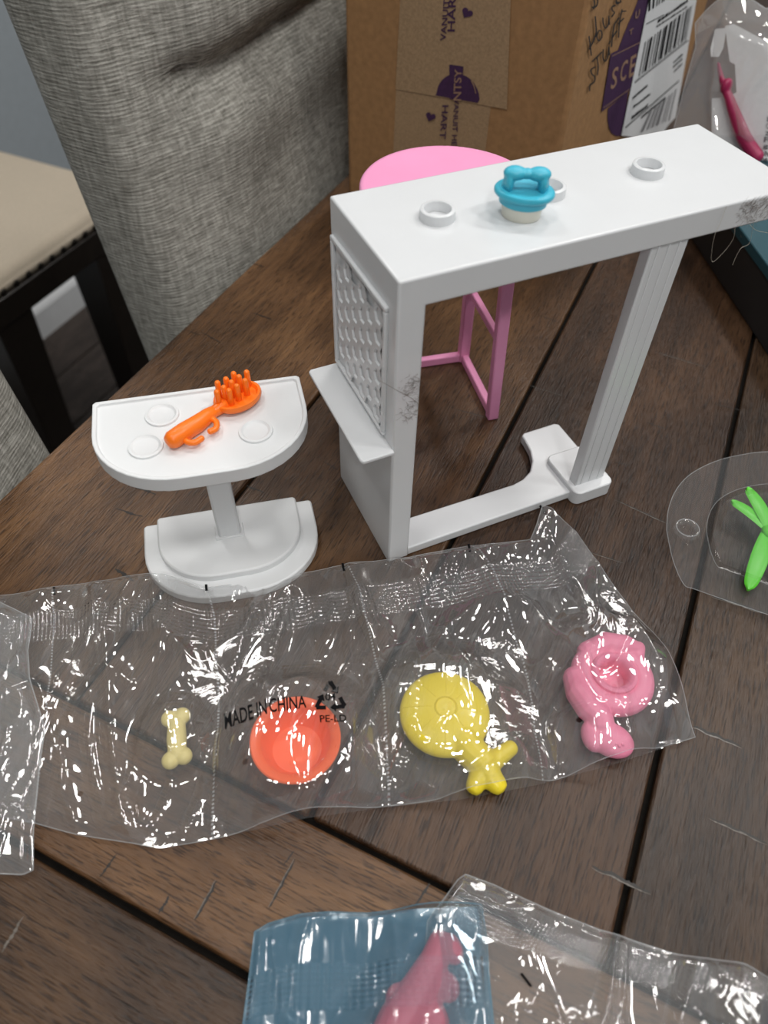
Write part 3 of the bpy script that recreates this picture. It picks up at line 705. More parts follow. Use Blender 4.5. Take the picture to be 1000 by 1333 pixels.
# upper tape: words read upwards
ptext('VANUIT HET', [(580.5, 53), (587.5, -32), (580.5, -32), (573, 53)], face_f, parent=TP_UP)
ptext('HART', [(592, 41), (594.5, -16), (584, -16), (582.5, 41)], face_f, parent=TP_UP)
heart = []
for k_ in range(28):
    t = 2*PI*k_/28; heart.append((16*math.sin(t)**3, 13*math.cos(t)-5*math.cos(2*t)-2*math.cos(3*t)-math.cos(4*t)))
def put_heart(px, py, sz, rot, surf, par=None):
    c_, s_ = math.cos(rot), math.sin(rot)
    pts = [(px+(x*c_-y*s_)*sz/16, py-(x*s_+y*c_)*sz/16) for x, y in heart]
    fpoly('printed_heart', pts, surf, PURPLE, 0.0011, parent=par)
put_heart(608, 17, 7.5, math.radians(-32), face_f, TP_UP)
# lower tape: words read downwards
ptext('VANUIT HET', [(592, 128), (587, 197), (594, 197), (598, 128)], face_f, o=0.0012, parent=TP_LO)
ptext('HART', [(576, 137), (572, 181), (580, 181), (584, 137)], face_f, o=0.0012, parent=TP_LO)
put_heart(560.5, 152, 6.5, math.radians(-20), face_f, TP_LO)
# round emblem cut by the tape's end
dome = [(567, 124)]
for k_ in range(15):
    a = math.radians(175-172*k_/14); dome.append((595+28*math.cos(a)+1.5, 123-31*math.sin(a)+8*(k_/14)))
dome.append((622, 134))
fpoly('printed_emblem', dome, face_f, PURPLE, 0.0010, parent=TP_UP)
fpoly('printed_band', [(585, 84), (603.5, 86.5), (599.5, 131), (585.5, 128.5)], face_f, PURPLE, 0.0012, parent=TP_UP)
ptext('NTSY', [(600.5, 131), (601, 90), (592, 90), (590, 131)], face_f, TANPRINT, 0.0014, parent=TP_UP)
fpoly('printed_outline', [(613,105),(617,113),(619,122),(620,122),(618,112),(614,104)], face_f, TANPRINT, 0.0014, parent=TP_UP)

# side face: emblem, handwriting, label
C2 = lambda x, y: (680+x/4.1667, y/4.1667)
em = [C2(*p) for p in ((520,272),(545,205),(575,130),(610,50),(640,-30),(690,-60),(700,60),(640,216))]
fpoly('printed_emblem', em, face_r, PURPLE, 0.0004)
fpoly('printed_emblem', [C2(*p) for p in ((465,588),(463,640),(470,690),(485,722),(510,738),(545,735),(575,495))], face_r, PURPLE, 0.0004)
BAND = fpoly('printed_band', [C2(*p) for p in ((430,606),(482,290),(645,214),(585,490))], face_r, PURPLE, 0.0007)
for ln in ([(489,306),(640,232),(639,228),(488,302)], [(440,588),(583,486),(584,481),(441,583)]):
    fpoly('printed_rule', [C2(*p) for p in ln], face_r, TANPRINT, 0.0009, parent=BAND)
for ch, q in (('S', [(478,490),(510,470),(525,355),(492,375)]), ('C', [(528,450),(560,432),(577,318),(540,340)]), ('E', [(578,425),(606,405),(622,290),(590,308)]),
              ('U', [(612,105),(634,92),(640,48),(617,62)]), ('T', [(580,192),(600,180),(605,150),(582,163)])):
    ptext(ch, [C2(*p) for p in q], face_r, TANPRINT, 0.0009, parent=BAND, name='printed_letter')
lab = [C2(*p) for p in ((538,736),(690,-10),(700,-80),(958,-110),(946,0),(828,660),(790,760))]
LABEL = fpoly('shipping_label', lab, face_r, PAPER, 0.0011)
LQ = [C2(540,732), C2(828,640), C2(948,-12), C2(690,0)]
def barcode(q, n, seed, mat=BLACKM):
    rg = random.Random(seed); vs, fs = [], []; x = 0.0
    while x < 1:
        wd = rg.choice((0.6, 0.6, 1.2, 1.8))/n; g = rg.choice((0.6, 1.0, 1.5))/n
        k0 = len(vs); vs += [(x, 0), (min(1, x+wd), 0), (min(1, x+wd), 1), (x, 1)]; fs.append((k0, k0+1, k0+2, k0+3)); x += wd+g
    print_shape('barcode', vs, fs, [C2(*p) for p in q], lambda x_, y_: face_r(x_, y_, 0.0014), mat, LABEL, ci)
barcode([(632,415),(895,205),(925,25),(668,228)], 34, 3)
barcode([(685,62),(780,0),(790,-60),(690,-20)], 12, 5)
barcode([(640,720),(800,650),(838,480),(690,610)], 16, 9, LGREY)
for q in ([(610,452),(900,222),(901,216),(611,446)], [(560,696),(850,442),(851,434),(561,688)], [(672,133),(770,82),(771,77),(673,128)], [(612,440),(895,214),(895,211),(613,437)]):
    fpoly('label_rule', [C2(*p) for p in q], face_r, BLACKM, 0.0014, parent=LABEL)
def lab_lines(start, end, hgt, words, seed):
    """tiny print: blurred beyond reading in the photograph, so short bars"""
    rg = random.Random(seed); vs, fs = [], []
    x = 0.0
    while x < 1:
        wd = rg.uniform(0.04, 0.10); k0 = len(vs); hh = rg.uniform(0.7, 1.0)
        vs += [(x, 0), (min(1, x+wd), 0), (min(1, x+wd), hh), (x, hh)]; fs.append((k0, k0+1, k0+2, k0+3)); x += wd+rg.uniform(0.01, 0.03)
    q = [start, end, (end[0]+hgt*0.15, end[1]-hgt), (start[0]+hgt*0.15, start[1]-hgt)]
    print_shape('label_print', vs, fs, [C2(*p) for p in q], lambda x_, y_: face_r(x_, y_, 0.0014), BLACKM, LABEL, ci)
for i, (s_, e_, h2) in enumerate((((735,125),(900,10),20), ((728,150),(895,40),12), ((598,540),(680,470),16), ((602,588),(695,515),16), ((592,650),(680,580),22), ((645,645),(775,535),16), ((820,345),(870,300),14), ((818,370),(868,325),14), ((822,395),(868,350),14))):
    lab_lines(s_, e_, h2, 6, i+20)
def stroke(pts, wd=3.6):
    P = [Vector((x, y, 0)) for x, y in pts]; P = smoothline(P, 5); L_, R_ = [], []
    for i, p in enumerate(P):
        t = (P[min(i+1, len(P)-1)]-P[max(i-1, 0)]); t = t.normalized() if t.length > 0 else Vector((1, 0, 0)); n2 = Vector((-t.y, t.x, 0))*wd
        L_.append(p+n2); R_.append(p-n2)
    allp = [ci @ face_r(*C2(p.x, p.y), 0.0012) for p in L_+R_]; k2 = len(L_)
    meshobj('handwriting', allp, [(i, i+1, k2+i+1, k2+i) for i in range(k2-1)], INK, cb)
for st_ in ([(385,50),(392,25),(388,-20)], [(378,40),(400,35),(410,10),(402,-15)],
            [(362,195),(368,240),(375,302)], [(396,88),(400,140),(402,200)], [(364,268),(385,225),(402,180)],
            [(415,165),(405,195),(415,222),(432,200),(430,170),(415,165)], [(437,95),(440,130),(452,152),(468,130),(470,85)], [(470,100),(474,135)],
            [(505,28),(487,38),(490,58),(500,68),(485,92)], [(508,10),(530,14),(532,-5),(512,-8),(512,20),(538,8)],
            [(398,362),(374,378),(378,402),(394,418),(390,445),(368,462),(366,495)], [(378,335),(405,310),(432,282)], [(405,312),(412,360),(408,408)],
            [(440,268),(438,310),(448,332),(464,310),(470,252)], [(470,255),(474,300)],
            [(500,132),(490,190),(484,256)], [(500,132),(525,95)], [(488,205),(515,165)],
            [(542,50),(528,120),(522,205)], [(542,62),(565,60)], [(520,130),(552,98)], [(478,222),(470,240)]):
    stroke(st_)

# ------------------------------------------------------------------ teal box under the counter's end
E1, E2 = gp(955, 285, 0.04), gp(1000, 345, 0.04)
ed = (E1-E2).normalized(); ea = math.atan2(ed.y, ed.x)
tbx = empty('lidded_box', Vector((E2.x, E2.y, 0)), ea); tag(tbx, 'teal topped box, its sides coloured black as shade, standing beyond the end of the bar counter', 'box')
box('body', -0.065, 0.168, -0.16, -0.0015, 0, 0.035, SHADE_CARD, tbx, 0.001)
box('lid', -0.0665, 0.1695, -0.1615, 0, 0.033, 0.04, TEAL, tbx, 0.0008)

# ------------------------------------------------------------------ things inside the pouches
def rad_px(px, py, z, r):                            # metres covered by r pixels around a spot
    return (gp(px+r, py, z)-gp(px-r, py, z)).length/2
bm = bmesh.new(); zb = 0.0042
for (x, y) in ((221, 936), (237, 932), (222, 990), (239, 984)): b_ball(bm, gp(x, y, zb), 0.0034, 0.0034, 0.0031)
b_tube(bm, [gp(230, 940, zb), gp(230, 962, zb), gp(231, 984, zb)], [0.0034, 0.0039, 0.0034], 14)
o = blob('toy_bone', bm, BONE, None, 0.0004, 4); tag(o, 'small pale yellow toy dog bone inside the clear pouch strip', 'toy')
bc = gp(385, 964, 0.0115); BR = 0.0171
bowl = lathe('toy_bowl', [(0, 0.0), (0.0105, 0.0), (0.0118, 0.0006), (0.0150, 0.0105), (0.0167, 0.0112), (BR, 0.0118), (BR, 0.0126), (0.0166, 0.0130), (0.0152, 0.0126), (0.0134, 0.0118), (0.0129, 0.0108), (0.0099, 0.0036), (0.0094, 0.0030), (0, 0.0029)], CORAL, None, 64, sharp=40)
bowl.location = (bc.x, bc.y, 0.0008); tag(bowl, 'round coral orange toy pet bowl under the printed recycling mark', 'toy')
# yellow round float with tail
def ring_pts(px, py, z): return gp(px, py, z)
yf = empty('toy_float', gp(579, 930, 0)); tag(yf, 'yellow round puffed toy float with a three-pronged tail in the pouch strip', 'toy')
YO = yf.location
bm = bmesh.new()
c = gp(579, 929, 0.0062)-YO
b_ball(bm, c, 0.0180, 0.0180, 0.0064, sub=4)
def chain(bm, pts, rr): b_tube(bm, [gp(x, y, z)-YO for x, y, z in pts], rr, 14)
chain(bm, [(600, 962, .005), (615, 980, .0055), (632, 997, .005)], [0.0072, 0.0064, 0.0062])
chain(bm, [(632, 997, .005), (650, 985, .005), (666, 973, .0045)], [0.0048, 0.0036, 0.0031])
chain(bm, [(632, 1000, .005), (640, 1014, .0045), (650, 1024, .004)], [0.0052, 0.0046, 0.0036])
chain(bm, [(628, 998, .005), (624, 1012, .0045), (617, 1026, .004)], [0.0048, 0.0042, 0.0034])
o = blob('float_body', bm, YELLOW, yf, 0.0005, 6)
ctop = c+Vector((0, 0, 0.0058))
lathe('centre_cap', [(0.0052, -0.0006), (0.0046, 0.0005), (0.0040, 0.0008), (0.0036, 0.0002), (0, 0.0002)], YELLOW, yf, 32, tuple(ctop))
for k_ in range(8):                                  # embossed creases
    a = 2*PI*k_/8+0.3; pts = []
    for j in range(7):
        r = 0.0055+0.0112*j/6; zz = 0.0064*math.sqrt(max(0, 1-(r/0.0180)**2))
        pts.append(c+Vector((r*math.cos(a), r*math.sin(a), zz-0.0001)))
    bm = bmesh.new(); b_tube(bm, pts, 0.00022, 4, False); bmobj('embossed_line', bm, YELLOW, yf)
# rose pink coiled float
pf = empty('toy_animal_float', gp(795, 888, 0)); tag(pf, 'rose pink coiled toy float with a small curled head in the end pouch', 'toy')
YO = pf.location
bm = bmesh.new()
c = gp(797, 882, 0.0055)-YO
ringr = 0.0112
b_lathe(bm, [(ringr+0.0006+0.0054*math.cos(a), 0.0045*math.sin(a)) for a in [2*PI*i/14 for i in range(14)]], 48, tuple(c), close=True)
chain(bm, [(762, 850, .006), (790, 838, .007), (815, 842, .0072), (831, 846, .006)], [0.0045, 0.0052, 0.0050, 0.0032])
chain(bm, [(831, 842, .006), (829, 856, .006), (833, 875, .0055)], [0.003, 0.0032, 0.0045])
chain(bm, [(748, 880, .0055), (754, 902, .0065), (768, 922, .007), (782, 934, .0062)], [0.0050, 0.0056, 0.0058, 0.0050])
b_ball(bm, gp(795, 963, .0048)-YO, 0.0092, 0.0070, 0.0050, math.radians(-48))
b_ball(bm, gp(772, 958, .0045)-YO, 0.0046, 0.0066, 0.0042, math.radians(-20))
chain(bm, [(782, 934, .006), (782, 948, .005)], [0.0052, 0.0056])
b_lathe(bm, [(0, -0.005), (0.0075, -0.005), (0.0075, -0.0035), (0, -0.0035)], 32, tuple(c))
blob('float_body', bm, PINK2, pf, 0.00045, 4)
lathe('cup_ring', [(0.0098, 0.0030), (0.0092, 0.0050), (0.0080, 0.0056), (0.0068, 0.0050), (0.0060, 0.0034), (0.0056, 0.0010), (0.0054, -0.0024), (0, -0.0026)], PINK2, pf, 40, tuple(c))
for k_ in range(7):
    a = 2*PI*k_/6; q = gp(806, 966, .0088)-YO + (Vector((math.cos(a), math.sin(a), 0))*0.0015 if k_ < 6 else Vector((0, 0, 0)))
    bm = bmesh.new(); b_ball(bm, (0, 0, 0), 0.0009, 0.0009, 0.0006, sub=1); o = bmobj('flower_bump', bm, PINK2, pf, smooth=180); o.location = q

# ------------------------------------------------------------------ plastic film
def samp(P, s):
    """P = [(s, px, py, z)...] -> world point at parameter s"""
    for a, b_ in zip(P[:-1], P[1:]):
        if s <= b_[0]+1e-9:
            t = (s-a[0])/(b_[0]-a[0]) if b_[0] > a[0] else 0; t = min(max(t, 0), 1)
            return gp(a[1], a[2], a[3]).lerp(gp(b_[1], b_[2], b_[3]), t)
    p = P[-1]; return gp(p[1], p[2], p[3])
def auto(P):
    """pixel polyline without parameters -> chord length parameters"""
    d = [0]
    for a, b_ in zip(P[:-1], P[1:]): d.append(d[-1]+math.hypot(b_[0]-a[0], b_[1]-a[1]))
    return [(x/d[-1], *p) for x, p in zip(d, P)]
def ridge(x, y, seed, fx, fy, warp=0.35):
    p = Vector((x*fx, y*fy, seed)); q = noise.noise(p*0.6+Vector((5, 9, seed)))
    n_ = noise.noise(p+Vector((q*warp*2, q*warp*2, 0)))
    return 1-min(1, abs(n_)*2.6)
def film(name, T, B, Lf, Rt, ns, nt, mat, parent, contents=(), crump=(0.0028, 0.0013), seed=1.0, base=0.0012, fold_dir=None, edge=0.08, smoothing=True):
    grid = []
    c00, c10, c01, c11 = samp(T, 0), samp(T, 1), samp(B, 0), samp(B, 1)
    TT = [samp(T, i/ns) for i in range(ns+1)]; BB = [samp(B, i/ns) for i in range(ns+1)]
    LL = [samp(Lf, j/nt) for j in range(nt+1)]; RR = [samp(Rt, j/nt) for j in range(nt+1)]
    verts, uvs = [], []
    for j in range(nt+1):
        t = j/nt
        for i in range(ns+1):
            s = i/ns
            p = TT[i]*(1-t)+BB[i]*t + LL[j]*(1-s)+RR[j]*s - (c00*(1-s)*(1-t)+c10*s*(1-t)+c01*(1-s)*t+c11*s*t)
            e = min(s, 1-s, t, 1-t)/edge; e = min(1, e); e = e*e*(3-2*e)
            h = 0.0
            for (cx, cy, r, hg) in contents:
                d = math.hypot(p.x-cx, p.y-cy)
                f_ = 1.0 if d < r else max(0.0, 1-(d-r)/(r*0.9+0.006)); f_ = f_*f_*(3-2*f_)
                h = max(h, hg*f_)
            fx, fy = (38, 38)
            X, Y = p.x, p.y
            if fold_dir is not None:
                X, Y = p.x*math.cos(fold_dir)+p.y*math.sin(fold_dir), -p.x*math.sin(fold_dir)+p.y*math.cos(fold_dir); fx, fy = 15, 34
            r1 = ridge(X, Y, seed, fx, fy); r2 = ridge(X, Y, seed+7.7, fx*1.7, fy*2.1); r3 = ridge(X, Y, seed+3.1, fx*3.3, fy*3.6)
            z = base*(0.35+0.65*e) + h + (0.25+0.75*e)*(crump[0]*r1*r1 + crump[1]*r2*r2*r2 + crump[1]*0.14*r3*r3)
            verts.append((p.x, p.y, max(p.z, 0)+z)); uvs.append((s, t))
    W1 = ns+1
    faces = [(j*W1+i, j*W1+i+1, (j+1)*W1+i+1, (j+1)*W1+i) for j in range(nt) for i in range(ns)]
    me = bpy.data.meshes.new(name); me.from_pydata(verts, [], faces); me.materials.append(mat)
    ul = me.uv_layers.new(name='UVMap')
    for lp in me.loops: ul.data[lp.index].uv = uvs[lp.vertex_index]
    me.update(); me.polygons.foreach_set('use_smooth', [True]*len(me.polygons))
    o = link(bpy.data.objects.new(name, me), parent)
    bvh = BVHTree.FromPolygons([Vector(v_) for v_ in verts], faces)
    rim = [verts[i] for i in range(W1)] + [verts[j*W1+ns] for j in range(1, nt+1)] + [verts[nt*W1+i] for i in range(ns-1, -1, -1)] + [verts[j*W1] for j in range(nt-1, -1, -1)]
    return o, bvh, rim
def hem(rim, mat, parent, r=0.00013, step=2):
    bm = bmesh.new(); b_tube(bm, rim[::step], r, 4, False); return bmobj('film_edge', bm, mat, parent, smooth=60)
HEM = film_mat('film_hem', milk=0.35, rough=0.15, bump=0)
def drape(bvh, px, py, off=0.00035, zguess=0.008):
    d = ray(px, py).normalized(); h = bvh.ray_cast(CAM, d)      # the spot of the film that this print mark lies on
    return h[0] - d*off if h[0] is not None else gp(px, py, zguess)

# the strip of joined pouches
T = [(0, -70, 800, .001), (0.10, 0, 777, .001), (0.18, 70, 766, .001), (0.26, 140, 757, .002), (0.315, 190, 748, .009), (0.345, 215, 748, .011), (0.37, 240, 757, .010), (0.41, 268, 768, .006), (0.49, 350, 756, .001), (0.575, 440, 738, .002), (0.60, 460, 734, .003), (0.66, 530, 728, .003), (0.74, 610, 712, .002), (0.84, 690, 705, .002), (0.93, 698, 685, .006), (1.0, 706, 659, .011)]
B = [(0, -100, 1045, .001), (0.18, 45, 1072, .001), (0.25, 100, 1087, .001), (0.36, 210, 1105, .001), (0.41, 277, 1093, .001), (0.50, 400, 1065, .001), (0.575, 497, 1052, .001), (0.66, 600, 1041, .001), (0.74, 700, 1022, .001), (0.86, 800, 995, .001), (0.95, 870, 972, .001), (1.0, 905, 960, .001)]
Lf = auto([(-70, 800, .001), (-100, 1045, .001)]); Rt = auto([(706, 659, .011), (716, 662, .010), (750, 693, .007), (800, 765, .004), (845, 830, .003), (884, 912, .003), (905, 960, .001)])
HOLES = [gp(103, 1032, .004), gp(325, 1010, .004), gp(547, 983, .004), gp(747, 951, .004)]
FILM = film_mat('clear_film', milk=0.085, refl=1.55, bump=0.11, bscale=55, seal=(0.13, 0.27), seams=(0.18, 0.41, 0.583, 0.745), holes=[(h.x, h.y, 0.0011) for h in HOLES])
FILMB = film_mat('clear_film_back', milk=0.05, refl=0.7, bump=0.3, bscale=60)
strip = empty('pouch_strip'); tag(strip, 'strip of joined clear plastic pouches holding four small toys on the table', 'plastic bag')
cont = [(gp(230, 961, .004).x, gp(230, 961, .004).y, 0.007, 0.0085), (bc.x, bc.y, 0.0175, 0.0150), (gp(579, 929, .006).x, gp(579, 929, .006).y, 0.0170, 0.0142), (gp(635, 1003, .005).x, gp(635, 1003, .005).y, 0.011, 0.0110),
        (gp(797, 882, .006).x, gp(797, 882, .006).y, 0.0165, 0.0135), (gp(785, 956, .005).x, gp(785, 956, .005).y, 0.010, 0.0110)]
top, tbvh, rim = film('front_film', T, B, Lf, Rt, 320, 130, FILM, strip, cont, (0.0046, 0.0020), 1.3, 0.0012, math.radians(60), 0.05)
hem(rim, HEM, strip)
bot, _, _ = film('back_film', T, B, Lf, Rt, 120, 40, FILMB, strip, (), (0.0003, 0.0002), 4.0, 0.0003, None, 0.05)
for (a, b_) in (((70, 764), (71, 774)), ((268, 758), (269, 769)), ((446, 733), (448, 743)), ((610, 708), (612, 718)), ((703, 658), (710, 668))):
    dx, dy = b_[0]-a[0], b_[1]-a[1]; ln = math.hypot(dx, dy); nx, ny = -dy/ln*1.6, dx/ln*1.6
    q = [(a[0]+nx, a[1]+ny), (a[0]-nx, a[1]-ny), (b_[0]-nx, b_[1]-ny), (b_[0]+nx, b_[1]+ny)]
    meshobj('registration_tick', [drape(tbvh, *p, 0.0004, .004) for p in q], [(0, 1, 2, 3)], BLACKM, top)
def ftext(s, q, nm='printed_text'):
    vs, fs, _ = text2d(s); meshobj(nm, [drape(tbvh, *bil(q, u, v_)) for u, v_ in vs], fs, BLACKM, top)
ftext('MADE IN', [(293, 949), (348, 929), (346, 910), (291, 929)])
ftext('CHINA', [(351, 928), (399, 921), (398, 905), (350, 909)])
ftext('PE-LD', [(417, 940), (451, 939), (451, 930), (416, 931)])
ftext('04', [(424, 912), (437, 911), (437, 902), (423, 903)])
# three chasing arrows
tri = [(430.5, 886), (450, 921), (411, 921)]
def arrow(p, q, w_=2.6):
    dx, dy = q[0]-p[0], q[1]-p[1]; ln = math.hypot(dx, dy); tx, ty = dx/ln, dy/ln; nx, ny = -ty, tx
    hs = ln-7.5
    P = [(p[0]+nx*w_, p[1]+ny*w_), (p[0]+tx*hs+nx*w_, p[1]+ty*hs+ny*w_), (p[0]+tx*hs+nx*w_*2.3, p[1]+ty*hs+ny*w_*2.3), (q[0], q[1]), (p[0]+tx*hs-nx*w_*2.3, p[1]+ty*hs-ny*w_*2.3), (p[0]+tx*hs-nx*w_, p[1]+ty*hs-ny*w_), (p[0]-nx*w_, p[1]-ny*w_)]
    K = 8; L1 = [(P[0][0]+(P[1][0]-P[0][0])*i/K, P[0][1]+(P[1][1]-P[0][1])*i/K) for i in range(K+1)]; L2 = [(P[6][0]+(P[5][0]-P[6][0])*i/K, P[6][1]+(P[5][1]-P[6][1])*i/K) for i in range(K+1)]
    meshobj('recycling_arrow', [drape(tbvh, *x, 0.0006) for x in L1+L2+P[2:5]], [(i, i+1, K+2+i, K+1+i) for i in range(K)]+[(2*K+2, 2*K+3, 2*K+4)], BLACKM, top)
def lerp2(a, b_, t): return (a[0]+(b_[0]-a[0])*t, a[1]+(b_[1]-a[1])*t)
def bent(p, c_, q):
    # short leg round the corner, then the arrow
    dx, dy = c_[0]-p[0], c_[1]-p[1]; ln = math.hypot(dx, dy); nx, ny = -dy/ln*2.6, dx/ln*2.6
    meshobj('recycling_arrow', [drape(tbvh, *x) for x in ((p[0]+nx, p[1]+ny), (c_[0]+nx, c_[1]+ny), (c_[0]-nx, c_[1]-ny), (p[0]-nx, p[1]-ny))], [(0, 1, 2, 3)], BLACKM, top)
    arrow(c_, q)
A_, B_, C_ = tri
bent(lerp2(C_, A_, .62), lerp2(C_, A_, .97), lerp2(A_, B_, .48)); bent(lerp2(A_, B_, .62), lerp2(A_, B_, .95), lerp2(B_, C_, .52)); bent(lerp2(B_, C_, .66), lerp2(B_, C_, .98), lerp2(C_, A_, .50))

# neighbouring bag lying over the strip's end
lb = empty('plastic_bag'); tag(lb, 'crumpled clear plastic bag lapping over the end of the pouch strip by the bone', 'plastic bag')
T = auto([(-160, 775, .006), (-30, 772, .007), (0, 785, .008), (44, 808, .008)]); Rt = auto([(44, 808, .008), (38, 850, .009), (40, 885, .009), (60, 950, .008), (52, 1005, .007), (45, 1090, .004), (45, 1134, .001)])
B = auto([(-180, 1125, .001), (0, 1139, .001), (32, 1140, .001), (45, 1134, .001)]); Lf = auto([(-160, 775, .006), (-180, 1125, .001)])
FILM2 = film_mat('clear_bag_film', milk=0.18, refl=1.3, bump=0.15, bscale=60)
_, _, rim = film('bag_film', T, B, Lf, Rt, 110, 140, FILM2, lb, (), (0.0042, 0.002), 11.0, 0.003, math.radians(75), 0.06); hem(rim, HEM, lb, 0.00018)

# clear bag at the table's near side
nb = empty('plastic_bag'); tag(nb, 'wide crumpled clear plastic bag lying half under the blue bag', 'plastic bag')
T = auto([(596, 1146, .001), (606, 1139, .002), (640, 1152, .003), (700, 1180, .004), (780, 1211, .004), (870, 1240, .004), (950, 1263, .004), (993, 1292, .003), (1015, 1315, .002)])
B = auto([(540, 1440, .001), (800, 1460, .001), (1030, 1440, .001)]); Lf = auto([(596, 1146, .001), (575, 1175, .001), (556, 1200, .001), (540, 1440, .001)]); Rt = auto([(1015, 1315, .002), (1030, 1440, .001)])
FILM3 = film_mat('clear_bag_film_sealed', milk=0.15, refl=1.4, bump=0.12, bscale=55, seal=(0.08, 0.24), seal_n=(90, 8))
nv = gp(996, 1326, .004)
_, nbvh, rim = film('bag_film', T, B, Lf, Rt, 240, 130, FILM3, nb, [(nv.x+0.004, nv.y-0.004, 0.016, 0.012)], (0.0045, 0.0022), 21.0, 0.002, math.radians(70), 0.05); hem(rim, HEM, nb, 0.00018)
film('back_film', T, B, Lf, Rt, 80, 40, FILMB, nb, (), (0.0003, 0.0002), 24.0, 0.0003, None, 0.05)
q = [(677, 1268), (680, 1266), (693, 1283), (690, 1285)]
meshobj('registration_tick', [drape(nbvh, *p, 0.0004, .004) for p in q], [(0, 1, 2, 3)], BLACKM, nb)
bm = bmesh.new(); b_ball(bm, nv+Vector((0.006, -0.006, 0.001)), 0.013, 0.008, 0.005, math.radians(35)); b_ball(bm, nv+Vector((0.012, -0.002, 0.001)), 0.009, 0.008, 0.0048)
o = blob('toy_piece', bm, NAVY, None, 0.0006, 5); tag(o, 'dark navy rounded toy piece inside the wide clear bag', 'toy')

# blue bag with a pink toy in it
T = auto([(332, 1214, .004), (350, 1203, .004), (390, 1191, .005), (430, 1188, .005), (480, 1190, .004), (540, 1183, .005), (600, 1181, .005), (626, 1179, .005)])
Rt = auto([(626, 1179, .005), (634, 1250, .005), (643, 1340, .004), (650, 1430, .003)]); Lf = auto([(332, 1214, .004), (324, 1280, .003), (316, 1340, .003), (306, 1430, .003)]); B = auto([(306, 1430, .003), (650, 1430, .003)])
bbag = empty('plastic_bag'); tag(bbag, 'translucent blue plastic bag with a dotted seal and a pink toy inside', 'plastic bag')
pk = [gp(574, 1222, .004), gp(566, 1250, .0045), (gp(545, 1290, .005)), gp(520, 1330, .006), gp(500, 1375, .006)]
BLUE = film_mat('blue_film', tint=(0.80, 0.90, 0.95), milk=0.16, milkcol=(0.30, 0.48, 0.60), rough=0.12, refl=1.1, bump=0.12, bscale=60, seal=(0.28, 0.54), seal_n=(30, 8), seal_d=0.0022)
BLUEB = film_mat('blue_film_back', tint=(0.30, 0.52, 0.68), milk=0.80, milkcol=(0.15, 0.30, 0.41), rough=0.2, refl=0.6, bump=0.2, bscale=60)
_, _, rim = film('front_film', T, B, Lf, Rt, 140, 110, BLUE, bbag, [(p.x, p.y, 0.007, 0.0075) for p in pk], (0.0022, 0.0009), 31.0, 0.003, math.radians(65), 0.04)
HEMB = film_mat('blue_hem', tint=(0.6, 0.8, 0.9), milk=0.5, milkcol=(0.3, 0.55, 0.68), bump=0); hem(rim, HEMB, bbag, 0.00015)
lower = lambda P: [(a, x, y, max(0.0006, z-0.0035)) for a, x, y, z in P]
film('back_film', lower(T), lower(B), lower(Lf), lower(Rt), 60, 40, BLUEB, bbag, (), (0.0003, 0.0002), 34.0, 0.0003, None, 0.05)
bm = bmesh.new(); b_tube(bm, pk, [0.0036, 0.0048, 0.0060, 0.0068, 0.0070], 14)
b_ball(bm, gp(588, 1235, .0045), 0.0036, 0.005, 0.003); b_ball(bm, gp(582, 1285, .0045), 0.0040, 0.0045, 0.0034); b_ball(bm, gp(520, 1300, .0045), 0.0045, 0.0045, 0.0036); b_ball(bm, gp(560, 1330, .005), 0.006, 0.007, 0.004)
o = blob('toy_figure', bm, PINK3, None, 0.0006, 5); tag(o, 'salmon pink lumpy toy showing through the blue plastic bag', 'toy')

# ------------------------------------------------------------------ blister with green leaves
bl = empty('blister_pack', gp(1000, 700, 0)); tag(bl, 'clear round plastic blister with hanging hole over a green toy sprig', 'blister pack')
BLI = Matrix.Translation(bl.location).inverted()
CLEAR = film_mat('blister_plastic', milk=0.075, refl=0.55, rough=0.06, bump=0.1, bscale=40)
zf = 0.006
outl = [(868, 690), (870, 665), (879, 640), (898, 618), (930, 601), (965, 592), (1000, 588), (1040, 592), (1090, 620), (1120, 680), (1115, 750), (1080, 805), (1030, 808), (1000, 800), (950, 783), (905, 767), (890, 760), (876, 728)]
oc = (1005, 698)
def sc(p, k_, dy=0): return (oc[0]+(p[0]-oc[0])*k_, oc[1]+(p[1]-oc[1])*k_+dy)
zl = [0.0035 + 0.0035*max(0, min(1, (780-p[1])/180)) for p in outl]
rings = [[gp(*p, z) for p, z in zip(outl, zl)], [gp(*sc(p, 0.62), z) for p, z in zip(outl, zl)], [gp(*sc(p, 0.60), 0.010) for p in outl], [gp(*sc(p, 0.56), 0.0165) for p in outl], [gp(*sc(p, 0.48), 0.0185) for p in outl]]
vs, fs = [], []
sm = []
for rg_ in rings:
    pts = smoothline(rg_+[rg_[0]], 4)[:-1]; sm.append(pts); vs += [BLI @ p for p in pts]
n_ = len(sm[0])
for a in range(len(sm)-1):
    for i in range(n_): fs.append((a*n_+i, a*n_+(i+1) % n_, (a+1)*n_+(i+1) % n_, (a+1)*n_+i))
fs.append(tuple((len(sm)-1)*n_+i for i in range(n_)))
shl = meshobj('clear_shell', vs, fs, CLEAR, bl, True); shl.data.set_sharp_from_angle(angle=math.radians(25))
bm = bmesh.new(); b_tube(bm, [BLI @ p for p in sm[1]]+[BLI @ sm[1][0]], 0.00014, 4, False); bmobj('dome_crease', bm, HEM, bl)
bm = bmesh.new(); b_tube(bm, [BLI @ p for p in sm[0]]+[BLI @ sm[0][0]], 0.00016, 4, False); bmobj('shell_edge', bm, HEM, bl)
hh = BLI @ gp(894, 690, 0.0063)
lathe('hang_hole', [(0.0064, 0.0), (0.0058, 0.0016), (0.0050, 0.0020), (0.0042, 0.0014), (0.0036, 0.0002), (0.0034, 0.0008)], CLEAR, bl, 36, tuple(hh), sharp=80)
